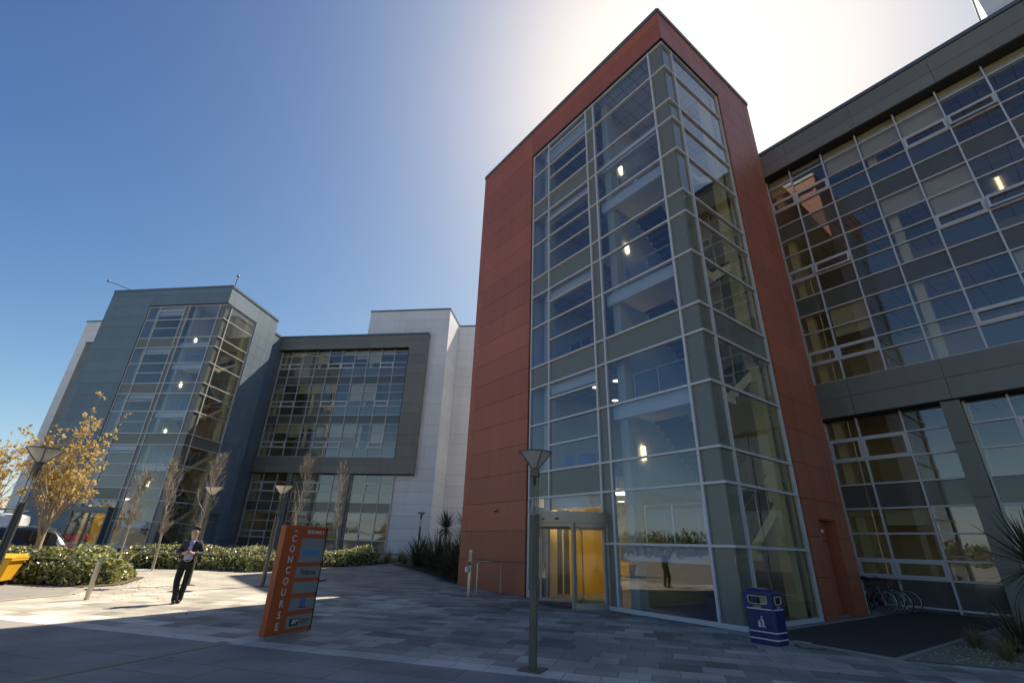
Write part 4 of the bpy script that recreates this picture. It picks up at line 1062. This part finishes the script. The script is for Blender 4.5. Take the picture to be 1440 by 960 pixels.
def tree_skel(rd, base, h0, r0, dirv, levels, spread, ratio, upb, kids, seglen=.35):
    """branch list: (points, radii); tips: (point, dir)"""
    br, tips = [], []
    def grow(p, d, L_, r, lev):
        n = max(3, int(L_/seglen)); pts = [p.copy()]; rad = [r]; dd = d.copy()
        for i in range(n):
            dd = (dd+Vector((rd.gauss(0,.10),rd.gauss(0,.10),rd.gauss(0,.06)+upb*.10))).normalized(); p = p+dd*(L_/n); pts.append(p.copy()); rad.append(r*(1-(.55 if lev else .42)*(i+1)/n))
        br.append((pts, rad, lev))
        if lev >= levels:
            for q in pts[len(pts)//3:]: tips.append((q, dd))
            return
        k = kids[min(lev, len(kids)-1)]
        for j in range(k):
            f = rd.uniform(.30 if lev else .42, 1.0) if j else 1.0
            i = min(n, max(1, int(f*n))); q = pts[i]
            a = rd.uniform(0, 2*PI) if lev else j*2*PI/k+rd.uniform(-.5,.5); tilt = spread*rd.uniform(.6,1.2) if j else spread*.35
            ref = Vector((1,0,0)) if abs(dd.x) < .9 else Vector((0,1,0)); u = dd.cross(ref).normalized(); w = dd.cross(u)
            nd = (dd*math.cos(tilt)+(u*math.cos(a)+w*math.sin(a))*math.sin(tilt)+Vector((0,0,upb*.25))).normalized()
            grow(q, nd, L_*ratio*rd.uniform(.75,1.15), max(.004, rad[i]*.68), lev+1)
    grow(Vector(base), Vector(dirv).normalized(), h0, r0, 0)
    return br, tips
def leafy_tree(label, loc, seed, H, lean, nleaf, size, lev=4, r0=.12, group='spring trees at the car park'):
    rd = random.Random(seed); t = thing('tree', label, 'tree', loc, 0, group)
    br, tips = tree_skel(rd, (0,0,-.05), H*.30, r0, lean, lev, .53, .74, .5, (6,4,4,3))
    q = MB()
    for pts, rad, l in br: q.tube(pts, rad, 8 if l < 2 else 5, cap=False)
    q.build('trunk', M['bark'], t)
    pts = []
    while len(pts) < nleaf:
        p, d = rd.choice(tips); c_ = p+Vector((rd.gauss(0,.05),rd.gauss(0,.05),rd.gauss(0,.05)))
        for _ in range(rd.randint(3,7)): pts.append(tuple(c_+Vector((rd.gauss(0,.045),rd.gauss(0,.045),rd.gauss(0,.04)))))
    leafmesh('crown', pts, size, [M['leaf_a'],M['leaf_a'],M['leaf_b']], t, up=.2)
    return t
leafy_tree('tree with golden young leaves rising behind the front hedge', (-16.9,-14.0,0), 21, 7.3, (-.16,-.16,1), 3900, .066)
leafy_tree('second golden leaved tree at the far left beyond the lamp post', (-25.2,-16.9,.0), 34, 7.4, (-.10,-.25,1), 3600, .072)
def bare_tree(label, loc, seed, H, r0=.055, mat_='birch', lean=(0,0,1)):
    rd = random.Random(seed); t = thing('bare_tree', label, 'tree', loc, 0, 'slim bare trees before the offices')
    br = []; trunk = []; p = Vector((0,0,-.05)); d = Vector(lean).normalized(); n = 14
    for i in range(n+1):
        trunk.append(p.copy()); d = (d+Vector((rd.gauss(0,.03),rd.gauss(0,.03),.05))).normalized(); p = p+d*H*.97/n
    rad = [r0*(1-.92*i/n)+.003 for i in range(n+1)]
    q = MB(); q.tube(trunk, rad, 8, cap=False); tw = MB(); tips = []
    for j in range(44):
        f = rd.uniform(.30,.98); i = int(f*n); b = trunk[i]+(trunk[min(i+1,n)]-trunk[i])*(f*n-i); a = rd.uniform(0,2*PI)
        L_ = (.25+.95*math.sin(PI*min(1,(1.06-f)*1.25))**.8)*rd.uniform(.6,1.1)*H/5.5; dd = Vector((math.cos(a)*.62,math.sin(a)*.62,1)).normalized(); pp = b.copy(); P = [pp.copy()]
        for k in range(5):
            dd = (dd+Vector((rd.gauss(0,.12),rd.gauss(0,.12),.12))).normalized(); pp = pp+dd*L_/5; P.append(pp.copy())
        q.tube(P, [max(.008,rad[i]*.5*(1-.8*k/5)) for k in range(6)], 5, cap=False)
        for k in range(1,6):
            for _ in range(2):
                e = (dd+Vector((rd.gauss(0,.55),rd.gauss(0,.55),rd.gauss(.1,.3)))).normalized(); l2 = rd.uniform(.15,.45)
                m_ = P[k]+e*l2*.5+Vector((rd.gauss(0,.02),rd.gauss(0,.02),0)); tw.tube([P[k], m_, P[k]+e*l2+Vector((0,0,.04))], [.009,.007,.004], 3, cap=False, smooth=False); tips.append(P[k]+e*l2)
    q.build('trunk', M[mat_], t); c_ = tw.build('crown', M['twig'], t)
    pts = [tuple(rd.choice(tips)+Vector((rd.gauss(0,.05),)*3)) for _ in range(420)]
    leafmesh('leaves', pts, .026, M['twig'], c_)  # tiny buds on the bare twigs, built from leaf faces
    return t
bare_tree('thin bare tree before the teal tower entrance, leftmost of the row', (-24.6,-11.75,.05), 1, 4.5, .045)
bare_tree('bare tree with a pale trunk before the corner of the teal tower', (-23.0,-10.35,.05), 2, 4.9)
bare_tree('bushy bare tree rising behind the walking man', (-23.3,-9.0,.1), 3, 5.5, .06)
bare_tree('bare tree behind the orange sign and its lamp post', (-26.5,-3.6,.4), 4, 6.0, .05)
bare_tree('bare tree with a pale trunk right of the orange sign', (-25.7,-.95,.47), 5, 5.7, .065)

def sword_plant(mb, rd, c_, n, L_, w, m=0, droop=.5, zmin=-.2, tilt=1.0, dryp=0):
    for i in range(n):
        a = rd.uniform(0,2*PI); e = rd.uniform(zmin,1.3)
        d = Vector((math.cos(a)*math.cos(e), math.sin(a)*math.cos(e), math.sin(e)))
        mb.blade(Vector(c_)+d*.05, d, L_*rd.uniform(.75,1.15), w*rd.uniform(.7,1.2), droop*rd.uniform(.3,1.2)*(1.2-math.sin(max(0,e))), 1 if rd.random() < dryp else m, seg=5)
def cordyline(label, loc, seed, H, L_=.85, n=170, heads=((0,0),), dryp=.04):
    rd = random.Random(seed); t = thing('cabbage_palm', label, 'palm', loc, 0, 'cabbage palms')
    q = MB()
    for hx, hy in heads: q.tube([(0,0,-.05),(hx*.3,hy*.3,H*.45),(hx,hy,H)], [.09,.075,.07], 10)
    q.build('trunk', M['bark'], t)
    q = MB()
    for hx, hy in heads:
        sword_plant(q, rd, (hx,hy,H), n, L_, .042, droop=.22, zmin=-.55, dryp=dryp)
        for i in range(24):
            a = rd.uniform(0,2*PI); q.blade((hx,hy,H-.1), (math.cos(a)*.7,math.sin(a)*.7,-.6), L_*.7, .035, .8, 1)
    q.build('crown', [M['sword'], M['dry']], t)
    return t
cordyline('spiky cabbage palm standing against the pale wall', (-16.9,1.7,gz(-16.9,1.7)), 1, 2.15, .95)
cordyline('taller spiky cabbage palm touching the left edge of the red tower', (-14.3,1.4,gz(-14.3,1.4)), 2, 2.25, 1.05, heads=((0,0),(.2,.25)))
cordyline('large cabbage palm cut by the right edge above the gravel bed', (4.80,2.05,.01), 3, 1.55, 1.05, 190, dryp=.12)
def flax(label, loc, seed, n, L_, w=.05, dryp=.06, zmin=.35, droop=1.0, name='flax_plant', cat='plant', group='flax clumps', mats=None):
    rd = random.Random(seed); t = thing(name, label, cat, loc, 0, group)
    q = MB(); 
    for i in range(n):
        a = rd.uniform(0,2*PI); e = rd.uniform(zmin,1.45); rr = rd.uniform(0,.22)*L_*.5
        q.blade((rr*math.cos(a),rr*math.sin(a),0),(math.cos(a)*math.cos(e),math.sin(a)*math.cos(e),math.sin(e)),L_*rd.uniform(.6,1.1),w*rd.uniform(.6,1.2),droop*rd.uniform(.4,1.3),1 if rd.random()<dryp else 0,seg=6)
    q.build('leaves', mats or [M['phorm'],M['dry']], t)
    return t
for lab, x, y, n, L_ in (('dark flax clump at the left end of the shaded bed',-20.2,2.0,150,1.5),('broad dark flax clump under the cabbage palm',-18.3,2.1,190,1.75),('dark flax clump in the middle of the shaded bed',-16.7,1.7,170,1.5),('tall dark flax clump behind the two palms',-17.2,3.2,190,1.95),('dark flax clump beside the left edge of the red tower',-14.4,1.0,180,1.45),('low flax clump in the corner by the red wall',-13.2,.75,130,1.15)):
    flax(lab, (x,y,gz(x,y)+.02), int(n+x*7), int(n*1.9), L_*1.25, .062, .08)
flax('brown strappy flax clump beneath the palm at the right edge', (4.10,2.75,.01), 77, 200, 1.05, .04, .45, .15, 1.3)
GM = [M['grass'], M['dry']]
for lab, x, y, n, L_, dp in (('pale grass tuft at the corner of the gravel bed',3.42,2.55,240,.46,.5),('second pale grass tuft under the palm by the picture edge',4.10,1.25,240,.42,.5),('sunlit straw coloured grass at the right end of the hedge',-22.9,1.25,260,.95,.6),('sunlit pale grass tuft against the foot of the pale wall',-23.4,2.4,260,.9,.6),('third sunlit grass tuft before the flax',-22.2,2.1,220,.75,.6),('small dry grass tuft in front of the shaded bed',-15.6,.85,150,.45,.5),('dry grass tuft by the red tower edge of the bed',-13.7,.45,150,.5,.5)):
    flax(lab, (x,y,gz(x,y)+.02), int(n+x*11), n, L_, .011, dp, .5, 1.2, 'grass_tuft', 'grass', 'grass tufts', GM)

# far woods beyond the car park and round the site, one mass
pts = []
rd = random.Random(5)
for i in range(170):
    a = rd.uniform(R(95), R(400)); D = rd.uniform(120,210); cx, cy = CAM.x+D*math.cos(a), CAM.y+D*math.sin(a)
    h = rd.uniform(4,10); w = rd.uniform(4,9)
    for k in range(230):
        v_ = Vector((rd.gauss(0,1),rd.gauss(0,1),rd.gauss(0,1))).normalized()*rd.random()**.4
        pts.append((cx+v_.x*w, cy+v_.y*w, max(.2, h*.5+v_.z*h*.5)))
tag(leafmesh('distant_trees', pts, .75, M['wood'], None, up=.2), kind='stuff')

pts = []
for i in range(420):
    k = rd.random()
    if k < .5: x, y = rd.gauss(-14.6,1.6), rd.gauss(-11.6,.8)
    elif k < .75: x, y = rd.gauss(-19,3), rd.gauss(-4,2.5)
    else: x, y = rd.uniform(-14,3), rd.uniform(-11,-.6)
    pts.append((x, y, gz(x,y)+.012))
tag(leafmesh('fallen_leaves', pts, .045, [M['dry'],M['leaf_b']], None, up=3.5), kind='stuff')

# ------------------------------------------------------------------ the walking man
def person():
    loc = Vector((-9.42,-10.30,gz(-9.42,-10.3))); face = Vector((CAM.x-2.5, CAM.y-1.5))-loc.xy
    rz = math.atan2(face.y, face.x)+PI/2-.05
    t = thing('person', 'man in a dark blazer, lilac shirt and black trousers walking while looking at a phone', 'person', loc, rz)
    V, Ed, Rd = [], [], []
    def v(p, r, par=None):
        V.append(p); Rd.append(r)
        if par is not None: Ed.append((par, len(V)-1))
        return len(V)-1
    pel = v((0,0,.95),.115); wst = v((0,.015,1.10),.085,pel); ch = v((0,.0,1.28),.125,wst); nk = v((0,-.01,1.46),.060,ch); nk2 = v((0,-.045,1.53),.050,nk)
    hd = v((0,-.075,1.60),.078,nk2); hd2 = v((0,-.085,1.685),.092,hd); hd3 = v((0,-.07,1.755),.062,hd2)
    J = {}
    for s_ in (-1,1):
        hip = v((s_*.095,.0,.88),.085,pel)
        if s_ < 0: kn = v((s_*.10,-.10,.49),.056,hip); an = v((s_*.045,-.075,.10),.034,kn); toe = v((s_*.03,-.20,.04),.022,an)
        else: kn = v((s_*.075,.01,.50),.056,hip); an = v((s_*.03,.10,.10),.034,kn); toe = v((s_*.035,-.02,.04),.022,an)
        sh = v((s_*.175,.01,1.41),.058,ch); el = v((s_*.265,.03,1.15),.045,sh); wr = v((s_*.105,-.235,1.165),.030,el); hn = v((s_*.055,-.275,1.18),.030,wr)
        J[s_] = (hip,kn,an,toe,sh,el,wr,hn)
        b = Vector(V[hn])
        for k in range(4):       # fingers curl round the phone
            f1 = v(tuple(b+Vector((-s_*.028,-.012-.006*k,.030-.020*k))),.010,hn); f2 = v(tuple(b+Vector((-s_*(.052-.004*abs(k-1)),-.022,.028-.020*k))),.0085,f1)
        th = v(tuple(b+Vector((-s_*.012,.022,.035))),.011,hn); v(tuple(b+Vector((-s_*.035,.018,.055))),.009,th)
    body = skin('body', V, Ed, Rd, pel, M['skinm'], t, 2)
    # face
    q = MB(); q.add([(-.012,-.172,1.665),(.012,-.172,1.665),(0,-.20,1.655),(0,-.172,1.70)],[(0,1,2),(1,3,2),(3,0,2)])
    q.build('nose', M['skinm'], t)
    q = MB()
    for s_ in (-1,1): q.lathe([(.001,-.008),(.010,-.004),(.010,.004),(.001,.008)],8,cx=s_*.033,cy=-.166); 
    q.v = [(x,y,z+1.695) for x,y,z in q.v]; q.build('eyes', M['hair'], t)
    q = MB(); q.box(-.022,.022,-.166,-.160,1.622,1.630); q.build('mouth', M['taillight'], t)
    q = MB()
    for s_ in (-1,1): q.lathe([(.001,-.03),(.012,-.02),(.014,.01),(.001,.03)],8,cx=s_*.094,cy=-.07)
    q.v = [(x,y,z+1.675) for x,y,z in q.v]; q.build('ears', M['skinm'], t)
    skin('hair', [(0,-.125,1.785),(0,-.06,1.80),(0,.005,1.775),(0,.025,1.70),(0,.015,1.62),(-.05,-.06,1.775),(.05,-.06,1.775),(-.075,-.03,1.70),(.075,-.03,1.70)],
         [(0,1),(1,2),(2,3),(3,4),(1,5),(1,6),(5,7),(6,8)], [.055,.078,.082,.075,.045,.055,.055,.042,.042], 1, M['hair'], t)
    # trousers
    VV, EE, RR = [(0,.0,.95), (0,-.005,1.08)], [(0,1)], [.126,.118]
    for s_ in (-1,1):
        hip,kn,an,toe,*_ = J[s_]; o = len(VV); a = Vector(V[an])
        VV += [V[hip], tuple(Vector(V[kn])*.45+Vector(V[hip])*.55), V[kn], tuple(a+Vector((0,.0,.06))), tuple(a+Vector((0,-.02,-.085)))]; RR += [.106,.096,.080,.074,.088]; EE += [(0,o),(o,o+1),(o+1,o+2),(o+2,o+3),(o+3,o+4)]
    skin('trousers', VV, EE, RR, 0, M['trouser'], t, 2)
    VV, EE, RR = [], [], []
    for s_ in (-1,1):
        an, toe = Vector(V[J[s_][2]]), Vector(V[J[s_][3]]); o = len(VV); d = (toe-an); d.z = 0; d.normalize()
        VV = [tuple(an-d*.03+Vector((0,0,-.055))), tuple(an+d*.08+Vector((0,0,-.06))), tuple(an+d*.19+Vector((0,0,-.068)))]
        skin('shoe', VV, [(0,1),(1,2)], [.055,.056,.046], 0, M['shoe'], t, 2)
    skin('shirt', [(0,-.018,.96),(0,-.028,1.12),(0,-.035,1.30),(0,-.025,1.43),(0,-.03,1.49)], [(0,1),(1,2),(2,3),(3,4)], [.110,.124,.132,.088,.070], 1, M['shirt'], t, 2)
    VV, EE, RR = [(0,.062,.82),(0,.045,.98),(0,.030,1.14),(0,.026,1.30),(0,.025,1.43),(0,.02,1.53)], [(0,1),(1,2),(2,3),(3,4),(4,5)], [.168,.160,.148,.152,.125,.075]
    for s_ in (-1,1):
        *_, sh, el, wr, hn = J[s_]; o = len(VV); VV += [tuple(Vector(V[sh])+Vector((0,.01,.01))), V[el], tuple(Vector(V[wr])*.92+Vector(V[el])*.08)]; RR += [.080,.068,.052]; EE += [(3,o),(o,o+1),(o+1,o+2)]
    skin('jacket', VV, EE, RR, 2, M['jacket'], t, 2)
    q = MB()
    for s_ in (-1,1): q.add([(s_*.07,-.118,1.45),(s_*.125,-.105,1.38),(s_*.085,-.142,1.16),(s_*.055,-.150,1.12),(s_*.04,-.140,1.36)],[(0,1,2,3,4)])
    q.build('lapel', M['jacket'], t)
    q = MB(); q.box(-.055,.055,-.135,-.125,.985,1.01); q.build('belt', M['shoe'], t)
    p = MB(); p.box(-.036,.036,-.006,.006,-.012,.10)
    mx = Matrix.Translation(loc) @ Matrix.Rotation(rz,4,'Z') @ Matrix.Translation((0,-.298,1.18)) @ Matrix.Rotation(-.75,4,'X')
    o = p.build('phone', M['black'], None, bevel=.004); o.matrix_world = mx; tag(o, 'black phone held in both hands of the walking man', 'phone')
person()

# ------------------------------------------------------------------ light, sky, camera
SUN_AZ, SUN_EL = R(-25), R(50.5)
sd = Vector((math.sin(SUN_AZ)*math.cos(SUN_EL), math.cos(SUN_AZ)*math.cos(SUN_EL), math.sin(SUN_EL)))
su = bpy.data.lights.new('sun', 'SUN'); su.energy = 2.0; su.angle = R(.53); su.color = (1,.975,.94)
so = bpy.data.objects.new('sun', su); C.objects.link(so); so.rotation_euler = (-sd).to_track_quat('-Z','Y').to_euler(); so.location = (0,0,60)
w = bpy.data.worlds.new('World'); S.world = w; w.use_nodes = True
N, L = w.node_tree.nodes, w.node_tree.links
sky = N.new('ShaderNodeTexSky'); sky.sky_type = 'NISHITA'; sky.sun_disc = False; sky.sun_elevation = SUN_EL; sky.sun_rotation = SUN_AZ
sky.air_density = .6; sky.dust_density = .85; sky.ozone_density = 4; sky.altitude = 20
bg = N['Background']; bg.inputs['Strength'].default_value = .041
gm = N.new('ShaderNodeGamma'); gm.inputs['Gamma'].default_value = 1.68
L.new(sky.outputs[0], gm.inputs[0]); hs = N.new('ShaderNodeHueSaturation'); hs.inputs['Saturation'].default_value = 1.03
L.new(gm.outputs[0], hs.inputs['Color']); ad = N.new('ShaderNodeVectorMath'); ad.operation = 'MULTIPLY_ADD'; ad.inputs[1].default_value = (1/8,)*3; ad.inputs[2].default_value = (1,1,1)
dv_ = N.new('ShaderNodeVectorMath'); dv_.operation = 'DIVIDE'      # soft shoulder towards the sun's glow
L.new(hs.outputs[0], ad.inputs[0]); L.new(hs.outputs[0], dv_.inputs[0]); L.new(ad.outputs[0], dv_.inputs[1]); L.new(dv_.outputs[0], bg.inputs[0])
cd = bpy.data.cameras.new('camera'); cam = bpy.data.objects.new('camera', cd); C.objects.link(cam); S.camera = cam
cd.sensor_width = 36; cd.lens = 656.0818918*36/1440; cd.clip_start = .05; cd.clip_end = 6000
pi_, ro, ya = R(23.750729698), R(1.985064112), R(-53.298756621)
F = Vector((math.sin(ya)*math.cos(pi_), math.cos(ya)*math.cos(pi_), math.sin(pi_)))
Rr = Vector((math.cos(ya), -math.sin(ya), 0)); U = Rr.cross(F)
R2 = Rr*math.cos(ro)+U*math.sin(ro); U2 = -Rr*math.sin(ro)+U*math.cos(ro)
mw = Matrix((R2, U2, -F)).transposed().to_4x4(); mw.translation = CAM; cam.matrix_world = mw
S.view_settings.view_transform = 'Standard'; S.view_settings.look = 'None'; S.view_settings.exposure = 2.1; S.view_settings.gamma = 1
S.view_settings.use_white_balance = True; S.view_settings.white_balance_temperature = 7800; S.view_settings.white_balance_tint = 10
S.render.engine = 'CYCLES'; S.cycles.max_bounces = 8; S.cycles.transparent_max_bounces = 24; S.cycles.diffuse_bounces = 4; S.cycles.glossy_bounces = 4
S.cycles.caustics_reflective = False; S.cycles.caustics_refractive = False; S.cycles.sample_clamp_indirect = 6; S.cycles.use_denoising = True
